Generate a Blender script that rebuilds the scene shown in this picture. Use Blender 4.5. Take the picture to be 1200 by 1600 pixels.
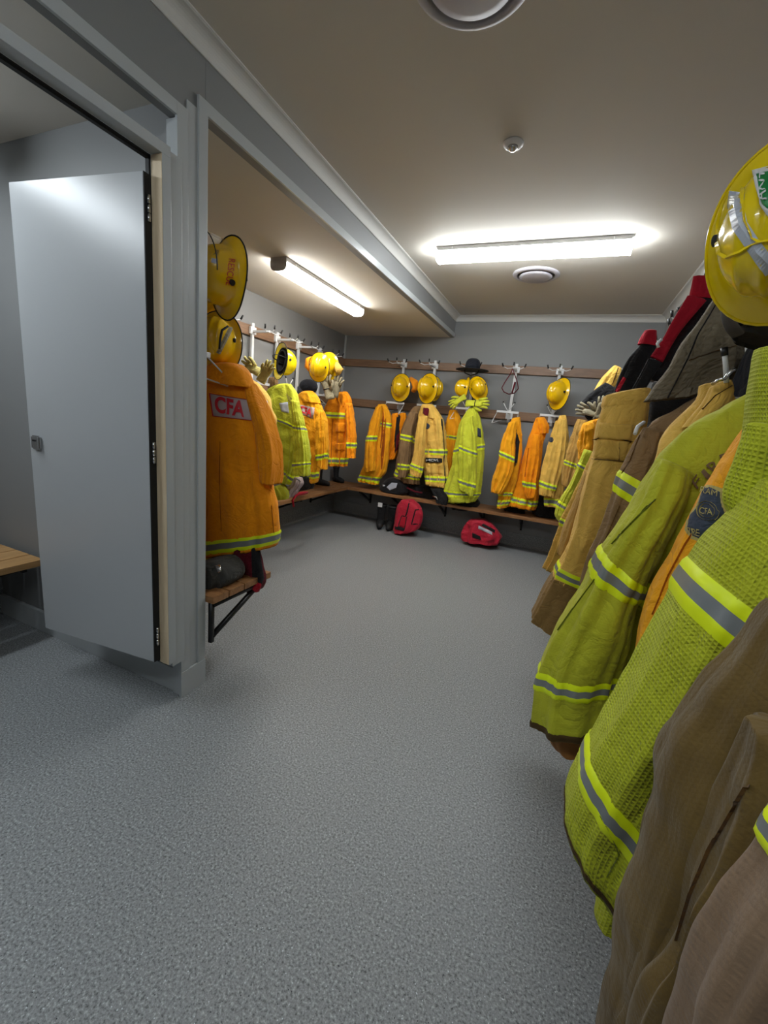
import bpy, bmesh, math, random
from mathutils import Vector, Matrix, noise
from mathutils.bvhtree import BVHTree
random.seed(7)
for o in list(bpy.data.objects): bpy.data.objects.remove(o)
SC = bpy.context.scene; COL = SC.collection
PI = math.pi
# ------------------------------------------------ camera, world, exposure
FPX = 655.58
CR = Vector((0.91369708, 0.39476378, 0.09653604)); CU = Vector((-0.17162163, 0.15949036, 0.97216709)); CF = Vector((-0.36837979, 0.9048339, -0.21347588))
CAMP = Vector((0, 0, 1.3854))
cd = bpy.data.cameras.new('camera'); cam = bpy.data.objects.new('camera', cd); COL.objects.link(cam)
cd.sensor_fit = 'VERTICAL'; cd.sensor_height = 24; cd.lens = FPX / 1600 * 24; cd.clip_start = .02
m = Matrix((CR, CU, -CF)).transposed().to_4x4(); m.translation = CAMP; cam.matrix_world = m; SC.camera = cam
w = bpy.data.worlds.new('world'); SC.world = w; w.use_nodes = True
w.node_tree.nodes['Background'].inputs[0].default_value = (.6, .7, .8, 1); w.node_tree.nodes['Background'].inputs[1].default_value = .02
SC.view_settings.view_transform = 'Standard'; SC.view_settings.look = 'None'; SC.view_settings.gamma = 1
SC.view_settings.use_curve_mapping = False; SC.view_settings.exposure = 0.0
LIGHT_MAIN, LIGHT_ALCOVE, LIGHT_REAR, LIGHT_CUBICLE = 47, 37, 26, 30

XP, YB, XR, XL, H, ZA, Y1, Y2, HB = -1.486, 5.36, .73, -3.0, 2.70, 2.456, 1.315, 1.435, .47
YF = -2.6

def ray(x, y): return CF + CR * ((x - 600) / FPX) - CU * ((y - 800) / FPX)
def P(x, y, Y):
    d = ray(x, y); return CAMP + d * (Y / d.y)
def px(p):
    d = Vector(p) - CAMP; z = d.dot(CF); return Vector((600 + FPX * d.dot(CR) / z, 800 - FPX * d.dot(CU) / z))
# ------------------------------------------------ materials
def nt(name):
    m = bpy.data.materials.new(name); m.use_nodes = True; t = m.node_tree
    return m, t, t.nodes['Principled BSDF'], t.nodes.new('ShaderNodeTexCoord')
def nn(t, k, **kw):
    n = t.nodes.new(k)
    for a, v in kw.items():
        if a in n.inputs: n.inputs[a].default_value = v
        else: setattr(n, a, v)
    return n
def sc(c, k): return (min(1, c[0] * k), min(1, c[1] * k), min(1, c[2] * k), 1)
def srgb(r, g, b):
    f = lambda v: (v / 255 / 12.92) if v < 10 else ((v / 255 + .055) / 1.055) ** 2.4
    return (f(r), f(g), f(b))
def paint(name, c, rough=.5, var=.04, scale=3, bump=0, bscale=200, metal=0, coat=0, spec=.5):
    m, t, b, tc = nt(name); L = t.links.new
    n = nn(t, 'ShaderNodeTexNoise', Scale=scale, Detail=4.0); L(tc.outputs['Object'], n.inputs['Vector'])
    r = nn(t, 'ShaderNodeMix', data_type='RGBA'); L(n.outputs['Fac'], r.inputs['Factor'])
    r.inputs[6].default_value = sc(c, 1 - var); r.inputs[7].default_value = sc(c, 1 + var); L(r.outputs[2], b.inputs['Base Color'])
    b.inputs['Roughness'].default_value = rough; b.inputs['Metallic'].default_value = metal; b.inputs['Coat Weight'].default_value = coat
    b.inputs['Specular IOR Level'].default_value = spec
    if bump:
        n2 = nn(t, 'ShaderNodeTexNoise', Scale=bscale, Detail=3.0); L(tc.outputs['Object'], n2.inputs['Vector'])
        bp = nn(t, 'ShaderNodeBump', Strength=bump, Distance=.002); L(n2.outputs['Fac'], bp.inputs['Height']); L(bp.outputs[0], b.inputs['Normal'])
    return m
def cloth(name, c, dirt=.25, rough=.85, weave=900, wstr=.25, wdist=.0006, sheen=.25, crease=.55):
    """woven cloth: weave from UVs laid out in metres, worn patches from noise"""
    m, t, b, tc = nt(name); L = t.links.new
    n = nn(t, 'ShaderNodeTexNoise', Scale=7.0, Detail=6.0, Roughness=.65); L(tc.outputs['Object'], n.inputs['Vector'])
    r = nn(t, 'ShaderNodeMapRange'); L(n.outputs['Fac'], r.inputs[0]); r.inputs[1].default_value = .3; r.inputs[2].default_value = .75
    mx = nn(t, 'ShaderNodeMix', data_type='RGBA'); L(r.outputs[0], mx.inputs['Factor'])
    mx.inputs[6].default_value = sc(c, 1.08); mx.inputs[7].default_value = sc((c[0], c[1] * .95, c[2] * .85), 1 - dirt); 
    uv = nn(t, 'ShaderNodeUVMap'); sp = nn(t, 'ShaderNodeSeparateXYZ'); L(uv.outputs[0], sp.inputs[0])
    outs = []
    for i in (0, 1):
        mu = nn(t, 'ShaderNodeMath', operation='MULTIPLY'); mu.inputs[1].default_value = weave; L(sp.outputs[i], mu.inputs[0])
        si = nn(t, 'ShaderNodeMath', operation='SINE'); L(mu.outputs[0], si.inputs[0]); outs.append(si)
    ad = nn(t, 'ShaderNodeMath', operation='MAXIMUM'); L(outs[0].outputs[0], ad.inputs[0]); L(outs[1].outputs[0], ad.inputs[1])
    bp = nn(t, 'ShaderNodeBump', Strength=wstr, Distance=wdist); L(ad.outputs[0], bp.inputs['Height'])
    n3 = nn(t, 'ShaderNodeTexNoise', Scale=38.0, Detail=5.0, Roughness=.6); L(tc.outputs['Object'], n3.inputs['Vector'])
    b2 = nn(t, 'ShaderNodeBump', Strength=.35, Distance=.006); L(n3.outputs['Fac'], b2.inputs['Height']); L(bp.outputs[0], b2.inputs['Normal'])
    n4 = nn(t, 'ShaderNodeTexNoise', Scale=9.0, Detail=3.0, Roughness=.5, Distortion=1.6); L(tc.outputs['Object'], n4.inputs['Vector'])
    ab = nn(t, 'ShaderNodeMath', operation='SUBTRACT'); ab.inputs[1].default_value = .5; L(n4.outputs['Fac'], ab.inputs[0])
    a2 = nn(t, 'ShaderNodeMath', operation='ABSOLUTE'); L(ab.outputs[0], a2.inputs[0]); pw = nn(t, 'ShaderNodeMath', operation='POWER'); pw.inputs[1].default_value = .6; L(a2.outputs[0], pw.inputs[0])
    b3 = nn(t, 'ShaderNodeBump', Strength=crease, Distance=.020); L(pw.outputs[0], b3.inputs['Height']); L(b2.outputs[0], b3.inputs['Normal'])
    L(b3.outputs[0], b.inputs['Normal']); L(mx.outputs[2], b.inputs['Base Color'])
    b.inputs['Roughness'].default_value = rough; b.inputs['Sheen Weight'].default_value = sheen * .3; b.inputs['Specular IOR Level'].default_value = .25
    return m
def wood(name, c1, c2, axis, rough=.45):
    m, t, b, tc = nt(name); L = t.links.new
    mp = nn(t, 'ShaderNodeMapping'); s = [14, 14, 14]; s['xyz'.index(axis)] = 1.2; mp.inputs['Scale'].default_value = s
    L(tc.outputs['Object'], mp.inputs['Vector'])
    n = nn(t, 'ShaderNodeTexNoise', Scale=3.0, Detail=8.0, Roughness=.65, Distortion=.6); L(mp.outputs[0], n.inputs['Vector'])
    r = nn(t, 'ShaderNodeMapRange'); L(n.outputs['Fac'], r.inputs[0]); r.inputs[1].default_value = .3; r.inputs[2].default_value = .7
    mx = nn(t, 'ShaderNodeMix', data_type='RGBA'); L(r.outputs[0], mx.inputs['Factor'])
    mx.inputs[6].default_value = (*c1, 1); mx.inputs[7].default_value = (*c2, 1); L(mx.outputs[2], b.inputs['Base Color'])
    b.inputs['Roughness'].default_value = rough
    bp = nn(t, 'ShaderNodeBump', Strength=.15, Distance=.001); L(n.outputs['Fac'], bp.inputs['Height']); L(bp.outputs[0], b.inputs['Normal'])
    return m
def vinyl(name, base):
    m, t, b, tc = nt(name); L = t.links.new
    n = nn(t, 'ShaderNodeTexNoise', Scale=140.0, Detail=4.0, Roughness=.7); L(tc.outputs['Object'], n.inputs['Vector'])
    cr = nn(t, 'ShaderNodeValToRGB'); L(n.outputs['Fac'], cr.inputs[0]); e = cr.color_ramp.elements
    e[0].position = .34; e[0].color = sc(base, .30); e[1].position = .70; e[1].color = sc(base, 2.1)
    k = cr.color_ramp.elements.new(.46); k.color = sc(base, .86); k = cr.color_ramp.elements.new(.56); k.color = sc(base, 1.1)
    v = nn(t, 'ShaderNodeTexVoronoi', Scale=115.0); L(tc.outputs['Object'], v.inputs['Vector'])
    lt = nn(t, 'ShaderNodeMath', operation='LESS_THAN'); lt.inputs[1].default_value = .17; L(v.outputs['Distance'], lt.inputs[0])
    sp = nn(t, 'ShaderNodeSeparateColor'); L(v.outputs['Color'], sp.inputs[0])
    g1 = nn(t, 'ShaderNodeMath', operation='GREATER_THAN'); g1.inputs[1].default_value = .72; L(sp.outputs[0], g1.inputs[0])
    mu = nn(t, 'ShaderNodeMath', operation='MULTIPLY'); L(lt.outputs[0], mu.inputs[0]); L(g1.outputs[0], mu.inputs[1])
    c2 = nn(t, 'ShaderNodeValToRGB'); c2.color_ramp.interpolation = 'CONSTANT'; L(sp.outputs[1], c2.inputs[0])
    e = c2.color_ramp.elements; e[0].color = (.015, .018, .025, 1); e[1].position = .45; e[1].color = (.62, .66, .70, 1)
    mx = nn(t, 'ShaderNodeMix', data_type='RGBA'); L(mu.outputs[0], mx.inputs['Factor']); L(cr.outputs[0], mx.inputs[6]); L(c2.outputs[0], mx.inputs[7])
    L(mx.outputs[2], b.inputs['Base Color']); b.inputs['Roughness'].default_value = .5; b.inputs['Specular IOR Level'].default_value = .4
    bp = nn(t, 'ShaderNodeBump', Strength=.25, Distance=.001); L(n.outputs['Fac'], bp.inputs['Height']); L(bp.outputs[0], b.inputs['Normal'])
    return m
def emit(name, c, s):
    m = bpy.data.materials.new(name); m.use_nodes = True; t = m.node_tree; b = t.nodes['Principled BSDF']
    b.inputs['Base Color'].default_value = (.9, .9, .9, 1); b.inputs['Emission Color'].default_value = (*c, 1); b.inputs['Emission Strength'].default_value = s
    return m
M = {}
M['wall'] = paint('grey_wall_paint', (.225, .23, .232), .55, .03, 2, .12, 260)
M['ceiling'] = paint('ceiling_paint', (.66, .62, .55), .8, .03, 1.5, .15, 300)
M['cornice'] = paint('cornice_plaster', (.60, .59, .56), .7)
M['trim'] = paint('grey_gloss_trim', (.44, .465, .475), .3, .02, 4)
M['door'] = paint('grey_laminate', (.42, .44, .455), .30, .02, 3, .05, 400)
M['floor'] = vinyl('speckled_vinyl', (.255, .268, .275))
M['ply'] = wood('raw_pine_edge', (.62, .47, .29), (.78, .64, .44), 'z', .6)
M['wood_x'] = wood('oiled_hardwood_x', (.20, .085, .028), (.42, .21, .085), 'x')
M['wood_y'] = wood('oiled_hardwood_y', (.20, .085, .028), (.42, .21, .085), 'y')
M['wood_pale'] = wood('pale_hardwood_y', (.36, .19, .065), (.55, .33, .14), 'y')
M['rail_x'] = wood('rail_wood_x', (.14, .075, .04), (.27, .155, .085), 'x')
M['rail_y'] = wood('rail_wood_y', (.14, .075, .04), (.27, .155, .085), 'y')
M['black'] = paint('black_plastic', (.012, .012, .014), .4)
M['rubber'] = paint('black_rubber', (.008, .008, .009), .7)
M['black_metal'] = paint('black_steel', (.012, .012, .012), .4, metal=.3)
M['white_metal'] = paint('white_powdercoat', (.72, .74, .75), .35)
M['white'] = paint('white_plastic', (.75, .75, .76), .4)
M['lilac'] = paint('vent_plastic', (.50, .48, .52), .45)
M['ventdark'] = paint('vent_gap', (.10, .10, .11), .6)
M['spine'] = paint('light_spine', (.45, .45, .45), .4)
M['chrome'] = paint('satin_chrome', (.6, .6, .6), .25, metal=1)
M['helmet'] = paint('helmet_yellow', srgb(238, 190, 8), .18, .05, 8, coat=.6)
M['helmet_pale'] = paint('helmet_lemon_yellow', srgb(240, 214, 20), .2, .04, 8, coat=.5)
M['helmet_near'] = paint('helmet_glossy_yellow', srgb(240, 210, 12), .16, .04, 8, coat=.7)
M['helmet_in'] = paint('helmet_lining', (.02, .02, .022), .8)
M['orange'] = cloth('orange_cotton', srgb(255, 154, 10), .18)
M['orange2'] = cloth('amber_cotton', srgb(255, 172, 24), .2)
M['gold'] = cloth('gold_aramid', srgb(234, 190, 92), .24)
M['tan'] = cloth('tan_gold_aramid', srgb(192, 150, 78), .28)
M['tandark'] = cloth('dark_tan_aramid', srgb(140, 110, 62), .3)  # darker brown for the cuff section of the large overtrousers
M['lime'] = cloth('lime_aramid', srgb(184, 186, 46), .24, crease=.4)
M['lime2'] = cloth('lime_cotton', srgb(202, 208, 58), .2)
M['limewaffle'] = cloth('lime_waffle_cloth', srgb(184, 192, 42), .18, weave=900, wstr=.8, wdist=.0012, crease=.3)
M['brown'] = cloth('brown_aramid', srgb(140, 112, 78), .22)
M['hood'] = cloth('grey_brown_quilt', srgb(122, 112, 94), .15, weave=300, wstr=.6, wdist=.002)
M['olive'] = cloth('olive_brown_wool', srgb(108, 86, 40), .45, sheen=.5, crease=.15)
M['taupe'] = cloth('taupe_wool', srgb(132, 108, 84), .25, sheen=.5, crease=.15)
M['hem_brown'] = cloth('brown_hem', srgb(70, 52, 22), .2)
M['leather'] = paint('tan_leather', srgb(150, 96, 34), .6, .15, 20, .3, 80)
M['black_cloth'] = cloth('black_cloth', (.012, .012, .014), .2)
M['navy'] = cloth('navy_felt', (.015, .018, .028), .2)
M['red'] = cloth('red_webbing', srgb(176, 22, 44), .2)
M['maroon'] = cloth('maroon_cloth', srgb(96, 12, 30), .2)
M['redbag'] = cloth('red_nylon', srgb(190, 36, 60), .2, rough=.5)
M['glove'] = cloth('pale_leather', srgb(214, 204, 128), .25)
M['glove_grey'] = cloth('grey_suede', srgb(150, 142, 118), .25)
M['tape_lime'] = paint('lime_tape', srgb(232, 248, 20), .45, .04, 30)
M['tape_silver'] = paint('silver_tape', srgb(124, 128, 128), .35, .05, 30)
M['silver'] = paint('silver_reflective', srgb(190, 196, 208), .3, .03, 20)
M['panel_grey'] = paint('reflective_grey_panel', srgb(178, 160, 160), .5, .04, 30)
M['red_ink'] = paint('red_ink', srgb(200, 22, 40), .6)
M['green_ink'] = paint('green_sticker', srgb(22, 130, 62), .4)
M['brown_ink'] = paint('faded_brown_print', srgb(112, 86, 56), .7)
M['badge_navy'] = cloth('navy_badge', srgb(62, 70, 88), .2)
M['badge_thread'] = cloth('straw_thread', srgb(188, 172, 104), .2)
M['stitch_l'] = cloth('lime_stitch', srgb(96, 104, 14), .1)
M['stitch_t'] = cloth('brown_stitch', srgb(92, 62, 22), .1)
M['stitch_o'] = cloth('orange_stitch', srgb(170, 84, 4), .1)
M['lamp'] = emit('batten_diffuser', (.93, .98, 1.0), LIGHT_MAIN)
M['lamp_a'] = emit('batten_diffuser_alcove', (1.0, .97, .92), LIGHT_ALCOVE)
M['lamp_r'] = emit('batten_diffuser_rear', (.86, .94, 1.0), LIGHT_REAR)
M['lamp_c'] = emit('batten_diffuser_cubicle', (.86, .94, 1.0), LIGHT_CUBICLE)
gm, gt, gb, gtc = nt('clear_visor'); gb.inputs['Base Color'].default_value = (.92, .93, .94, 1); gb.inputs['Roughness'].default_value = .08
gb.inputs['Transmission Weight'].default_value = .95; gb.inputs['IOR'].default_value = 1.05; gb.inputs['Alpha'].default_value = .35; M['clear'] = gm
# ------------------------------------------------ object helpers
def link(name, me, mats, parent=None):
    o = bpy.data.objects.new(name, me); COL.objects.link(o)
    for mm in (mats if isinstance(mats, (list, tuple)) else [mats]): me.materials.append(M[mm] if isinstance(mm, str) else mm)
    if parent is not None:
        o.parent = parent
        o.matrix_parent_inverse = wm(parent).inverted()
    return o
def wm(o):
    m = o.matrix_basis.copy()
    if o.parent: m = wm(o.parent) @ o.matrix_parent_inverse @ m
    return m
def thing(name, label, cat, loc=(0, 0, 0), group=None, kind=None):
    o = bpy.data.objects.new(name, None); COL.objects.link(o); o.location = loc; o.empty_display_size = .05
    return tag(o, label, cat, group, kind)
def tag(o, label=None, cat=None, group=None, kind=None):
    if label: o['label'] = label
    if cat: o['category'] = cat
    if group: o['group'] = group
    if kind: o['kind'] = kind
    return o
def finish(bm, name, mats, parent=None, smooth=False):
    bmesh.ops.recalc_face_normals(bm, faces=bm.faces)
    me = bpy.data.meshes.new(name); bm.to_mesh(me); bm.free()
    if smooth:
        for p in me.polygons: p.use_smooth = True
    return link(name, me, mats, parent)
def addbox(bm, lo, hi, bev=0, mi=0):
    vs = [bm.verts.new((x, y, z)) for x in (lo[0], hi[0]) for y in (lo[1], hi[1]) for z in (lo[2], hi[2])]
    fs = [bm.faces.new([vs[i] for i in q]) for q in ((0, 1, 3, 2), (4, 6, 7, 5), (0, 4, 5, 1), (2, 3, 7, 6), (0, 2, 6, 4), (1, 5, 7, 3))]
    for f in fs: f.material_index = mi
    if bev: bmesh.ops.bevel(bm, geom=list({e for f in fs for e in f.edges}), offset=bev, segments=2, affect='EDGES', profile=.6)
def box(name, lo, hi, mat, parent=None, bev=0, kind=None):
    bm = bmesh.new(); addbox(bm, lo, hi, bev); o = finish(bm, name, mat, parent)
    if kind: o['kind'] = kind
    return o
def addtube(bm, pts, r, n=8, mi=0, closed=False, flat=1.0):
    pts = [Vector(p) for p in pts]; K = len(pts); rings = []
    rr = r if isinstance(r, (list, tuple)) else [r] * K
    prev = None
    for i, p in enumerate(pts):
        a = pts[(i - 1) % K] if (closed or i > 0) else p; b = pts[(i + 1) % K] if (closed or i < K - 1) else p
        t = (b - a).normalized()
        if prev is None:
            u = t.orthogonal().normalized()
        else:
            u = (prev - t * prev.dot(t)); u = u.normalized() if u.length > 1e-6 else t.orthogonal().normalized()
        prev = u; v = t.cross(u)
        rings.append([bm.verts.new(p + (u * math.cos(2 * PI * k / n) + v * math.sin(2 * PI * k / n) * flat) * rr[i]) for k in range(n)])
    for i in range(K if closed else K - 1):
        A, B = rings[i], rings[(i + 1) % K]
        for k in range(n): f = bm.faces.new((A[k], A[(k + 1) % n], B[(k + 1) % n], B[k])); f.material_index = mi; f.smooth = True
    if not closed:
        bm.faces.new(rings[0][::-1]).material_index = mi; bm.faces.new(rings[-1]).material_index = mi
def tube(name, pts, r, mat, parent=None, n=8, closed=False, flat=1.0):
    bm = bmesh.new(); addtube(bm, pts, r, n, 0, closed, flat); return finish(bm, name, mat, parent)
def addball(bm, c, r, mi=0, seg=12, sx=(1, 1, 1)):
    mt = Matrix.Translation(c) @ Matrix.Diagonal((r * sx[0], r * sx[1], r * sx[2], 1))
    res = bmesh.ops.create_uvsphere(bm, u_segments=seg, v_segments=seg // 2 + 2, radius=1, matrix=mt)
    for f in {f for v in res['verts'] for f in v.link_faces}: f.material_index = mi; f.smooth = True
def lathe(name, prof, mat, parent=None, c=(0, 0, 0), n=48, mis=None):
    bm = bmesh.new(); c = Vector(c); rings = []
    for r, z in prof: rings.append([bm.verts.new(c + Vector((r * math.cos(2 * PI * k / n), r * math.sin(2 * PI * k / n), z))) for k in range(n)])
    for i in range(len(prof) - 1):
        for k in range(n):
            f = bm.faces.new((rings[i][k], rings[i][(k + 1) % n], rings[i + 1][(k + 1) % n], rings[i + 1][k])); f.smooth = True
            if mis: f.material_index = mis[i]
    if prof[0][0] > 1e-4: bm.faces.new(rings[0][::-1])
    if prof[-1][0] > 1e-4: bm.faces.new(rings[-1])
    bmesh.ops.remove_doubles(bm, verts=bm.verts, dist=1e-5)
    return finish(bm, name, mat, parent)
def dup(o, parent=None):
    c = o.copy(); COL.objects.link(c)
    if parent is not None: c.parent = parent
    for ch in list(o.children): dup(ch, c)
    return c
# ------------------------------------------------ room shell
def st(name, lo, hi, mat, bev=0): return box(name, lo, hi, mat, None, bev, 'structure')
st('floor', (XL - .1, YF - .1, -.05), (XR + .1, YB + .1, 0), 'floor')
st('wall_back', (XL - .1, YB, 0), (XR + .1, YB + .1, H + .1), 'wall')
st('wall_right', (XR, YF, 0), (XR + .1, YB, H + .1), 'wall')
st('wall_left', (XL - .1, YF, 0), (XL, YB, H + .1), 'wall')
st('wall_front', (XL - .1, YF - .1, 0), (XR + .1, YF, H + .1), 'wall')
st('ceiling', (XP - .02, YF, H), (XR, YB, H + .1), 'ceiling')
st('ceiling_alcove', (XL, Y2, ZA), (XP - .045, YB, ZA + .1), 'ceiling')
st('ceiling_cubicle', (XL, YF, ZA), (XP - .036, Y1 + .014, ZA + .1), 'ceiling')
# dividing wall between cubicle and alcove, its end is the post
st('wall_divider', (XL, Y1 + .012, 0), (XP - .001, Y2, H), 'wall')
# corridor bulkhead: over the alcove, over the cubicle, and the solid part behind the camera
st('wall_bulkhead', (XP - .045, Y2, ZA), (XP, YB, H), 'wall')
bm = bmesh.new(); addbox(bm, (XP - .035, -.3, 2.378), (XP, Y1 + .02, H)); addbox(bm, (XP - .035, YF, 0), (XP, -.3, H))
finish(bm, 'wall_corridor', 'wall')['kind'] = 'structure'
# architraves round both openings
bm = bmesh.new(); e = .012
addbox(bm, (XP, 1.294, 0.13), (XP + e, 1.342, 2.378 + .042), .001); addbox(bm, (XP, -.3, 2.378), (XP + e, 1.294, 2.378 + .042), .001)
finish(bm, 'trim_1', 'trim')['kind'] = 'structure'
bm = bmesh.new(); addbox(bm, (XP, 1.393, 0.13), (XP + e, Y2 + .002, ZA + .045), .001); addbox(bm, (XP, Y2, ZA), (XP + e, YB, ZA + .045), .001)
finish(bm, 'trim_2', 'trim')['kind'] = 'structure'
bm = bmesh.new(); addbox(bm, (XP - .05, 1.300, 0), (XP + .004, 1.345, 2.375)); addbox(bm, (XP - .0005, 1.345, 0), (XP + .004, Y2, ZA))
addbox(bm, (XP - .002, 1.292, 0), (XP + .014, Y2 + .004, .13), .001)
finish(bm, 'trim_3', 'trim')['kind'] = 'structure'
bm = bmesh.new(); addbox(bm, (XL, Y1 - .006, 0), (XP, Y1 + .014, .125), .003); finish(bm, 'baseboard_divider', 'trim')['kind'] = 'structure'
# coved vinyl skirting
def cove(name, a, b, n, h=.17, r=.03):
    a, b, n = Vector(a), Vector(b), Vector(n); bm = bmesh.new()
    prof = [(0, h), (.004, h)] + [(r - (r - .004) * math.cos(t * PI / 2 / 6) + 0, r - r * math.sin(t * PI / 2 / 6)) for t in range(7)] + [(r, 0)]
    R = [[bm.verts.new(p + n * q + Vector((0, 0, z))) for q, z in prof] for p in (a, b)]
    for i in range(len(prof) - 1): bm.faces.new((R[0][i], R[0][i + 1], R[1][i + 1], R[1][i]))
    finish(bm, name, 'floor')['kind'] = 'structure'
cove('baseboard_back', (XL, YB, .001), (XR, YB, .001), (0, -1, 0)); cove('baseboard_right', (XR, YF, .001), (XR, YB, .001), (-1, 0, 0))
cove('baseboard_left', (XL, YF, .001), (XL, YB, .001), (1, 0, 0))
# cornices of the main ceiling
def cornice(name, a, b, n):
    a, b, n = Vector(a), Vector(b), Vector(n); bm = bmesh.new(); c = .062
    prof = [(0, -c), (.006, -c), (.008, -c + .004)] + [(c - .006 - (c - .014) * math.cos(t * PI / 2 / 8), -c + .006 + (c - .014) * math.sin(t * PI / 2 / 8)) for t in range(9)] + [(c - .004, -.006), (c, -.005), (c, 0)]
    R = [[bm.verts.new(p + n * q + Vector((0, 0, H + z))) for q, z in prof] for p in (a, b)]
    for i in range(len(prof) - 1): bm.faces.new((R[0][i], R[0][i + 1], R[1][i + 1], R[1][i]))
    finish(bm, name, 'cornice')['kind'] = 'structure'
cornice('trim_4', (XP, YF, 0), (XP, YB, 0), (1, 0, 0)); cornice('trim_5', (XP, YB, 0), (XR, YB, 0), (0, -1, 0)); cornice('trim_6', (XR, YF, 0), (XR, YB, 0), (-1, 0, 0))
st('trim_7', (XL, YB - .02, HB), (XL + .022, YB, ZA), 'trim')
# cubicle door frame: floating stile and head rail
bm = bmesh.new(); addbox(bm, (-1.495, 1.2005, .235), (-1.44, 1.236, 2.205), .0015); addbox(bm, (-1.495, -.25, 2.205), (-1.44, 1.236, 2.240), .0015)
addbox(bm, (-1.53, 1.236, .20), (-1.462, 1.302, 2.240), .0015); finish(bm, 'trim_8', 'trim')['kind'] = 'structure'
st('trim_9', (-1.4935, 1.1990, .235), (-1.4415, 1.2006, 2.204), 'ply')
bm = bmesh.new(); addbox(bm, (-1.512, 1.192, .24), (-1.4955, 1.2, 2.205)); addbox(bm, (-1.512, -.25, 2.192), (-1.4955, 1.2, 2.205)); finish(bm, 'trim_10', 'rubber')['kind'] = 'structure'
# door leaf, standing open at about 84 degrees
A, B = Vector((-1.490, 1.168, 0)), Vector((-2.147, 1.100, 0)); dd = (B - A).normalized(); dn = Vector((-dd.y, dd.x, 0)); dn = dn if dn.y > 0 else -dn
def slab(name, s0, s1, n0, n1, z0, z1, mat, parent=None, bev=.001):
    bm = bmesh.new(); addbox(bm, (0, 0, 0), (1, 1, 1))
    for v in bm.verts:
        s = s0 + (s1 - s0) * v.co.x; q = n0 + (n1 - n0) * v.co.y; v.co = A + dd * s + dn * q + Vector((0, 0, z0 + (z1 - z0) * v.co.z))
    if bev: bmesh.ops.bevel(bm, geom=bm.edges[:], offset=bev, segments=2, affect='EDGES')
    return finish(bm, name, mat, parent)
door = slab('door_1', .004, .660, 0, .03, .25, 2.14, 'door'); door['kind'] = 'structure'
slab('black_edge', 0, .0038, 0, .032, .25, 2.14, 'rubber', door, 0)
for z in (2.03, 1.17, .37):
    bm = bmesh.new()
    for k in range(3): addtube(bm, [A + dd * -.004 + dn * .014 + Vector((0, 0, z - .042 + k * .029)), A + dd * -.004 + dn * .014 + Vector((0, 0, z - .042 + k * .029 + .026))], .006, 10)
    hg = finish(bm, 'hinge', 'chrome', door)
lt = slab('latch', .585, .635, -.016, 0, 1.115, 1.175, 'chrome', door, .006)
slab('indicator', .600, .620, -.0175, -.0158, 1.150, 1.157, 'black', lt, 0)
# ------------------------------------------------ lights
def batten(label, x0, x1, y0, y1, zc, lampmat, along):
    t = thing('batten_light', label, 'ceiling light', ((x0 + x1) / 2, (y0 + y1) / 2, zc), 'batten lights')
    box('spine', (x0, y0, zc - .028), (x1, y1, zc), 'spine', t, .002)
    bm = bmesh.new(); N = 14; rings = []
    L = (x1 - x0) if along == 'x' else (y1 - y0); W = (y1 - y0) if along == 'x' else (x1 - x0)
    for s in (.008, L - .008):
        ring = []
        for k in range(N + 1):
            a = PI * k / N; u = W / 2 - (W / 2 - .004) * math.copysign(abs(math.cos(a)) ** .55, math.cos(a)); z = zc - .0285 - .060 * abs(math.sin(a)) ** .6
            ring.append(bm.verts.new((x0 + s, y0 + u, z) if along == 'x' else (x0 + u, y0 + s, z)))
        rings.append(ring)
    for k in range(N): f = bm.faces.new((rings[0][k], rings[0][k + 1], rings[1][k + 1], rings[1][k])); f.smooth = True
    bm.faces.new(rings[0]); bm.faces.new(rings[1][::-1])
    d = finish(bm, 'diffuser', lampmat, t)
    for s in (0, L - .009):
        bm = bmesh.new(); ra = []
        for q in (s, s + .009):
            ring = []
            for k in range(N + 1):
                a = PI * k / N; u = W / 2 - (W / 2 + .001) * math.copysign(abs(math.cos(a)) ** .55, math.cos(a)); z = zc - .022 - .069 * abs(math.sin(a)) ** .6
                ring.append(bm.verts.new((x0 + q, y0 + u, z) if along == 'x' else (x0 + u, y0 + q, z)))
            ra.append(ring)
        for k in range(N): bm.faces.new((ra[0][k], ra[0][k + 1], ra[1][k + 1], ra[1][k]))
        bm.faces.new(ra[0]); bm.faces.new(ra[1][::-1]); finish(bm, 'end_cap', 'spine' if along == 'y' else lampmat, t)
    for q in (.12, L - .12):
        if along == 'x': box('clip', (x0 + q, y0 - .003, zc - .03), (x0 + q + .006, y0, zc - .008), 'white', t)
        else: box('clip', (x1, y0 + q, zc - .03), (x1 + .003, y0 + q + .006, zc - .008), 'white', t)
batten('lit white batten light on the main ceiling beyond the smoke detector', -1.15, .175, 3.35, 3.49, H, 'lamp', 'x')
batten('lit white batten light on the lower alcove ceiling above the left racks', -2.20, -2.06, 2.735, 4.02, ZA, 'lamp_a', 'y')
batten('lit batten light on the corridor ceiling behind the viewer', -.95, .375, -.50, -.36, H, 'lamp_r', 'x')
batten('lit batten light on the ceiling of the changing cubicle', -2.60, -2.46, -.30, .97, ZA, 'lamp_c', 'y')
def vent(x, y, label, r=.19):
    t = thing('ceiling_vent', label, 'air vent', (x, y, H), 'round ceiling vents')
    lathe('flange', [(r * .80, 0), (r, 0), (r, -.005), (r * .97, -.012), (r * .84, -.022), (r * .80, -.012), (r * .79, 0)], 'lilac', t, (x, y, H))
    lathe('gap', [(r * .80, -.002), (r * .5, -.0025)], 'ventdark', t, (x, y, H))
    lathe('disc', [(0.0001, -.030), (r * .55, -.030), (r * .70, -.024), (r * .705, -.018), (r * .66, -.012), (.0001, -.010)], 'lilac', t, (x, y, H))
vent(-.49, 1.475, 'large round vent in the ceiling at the top edge of the picture')
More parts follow.
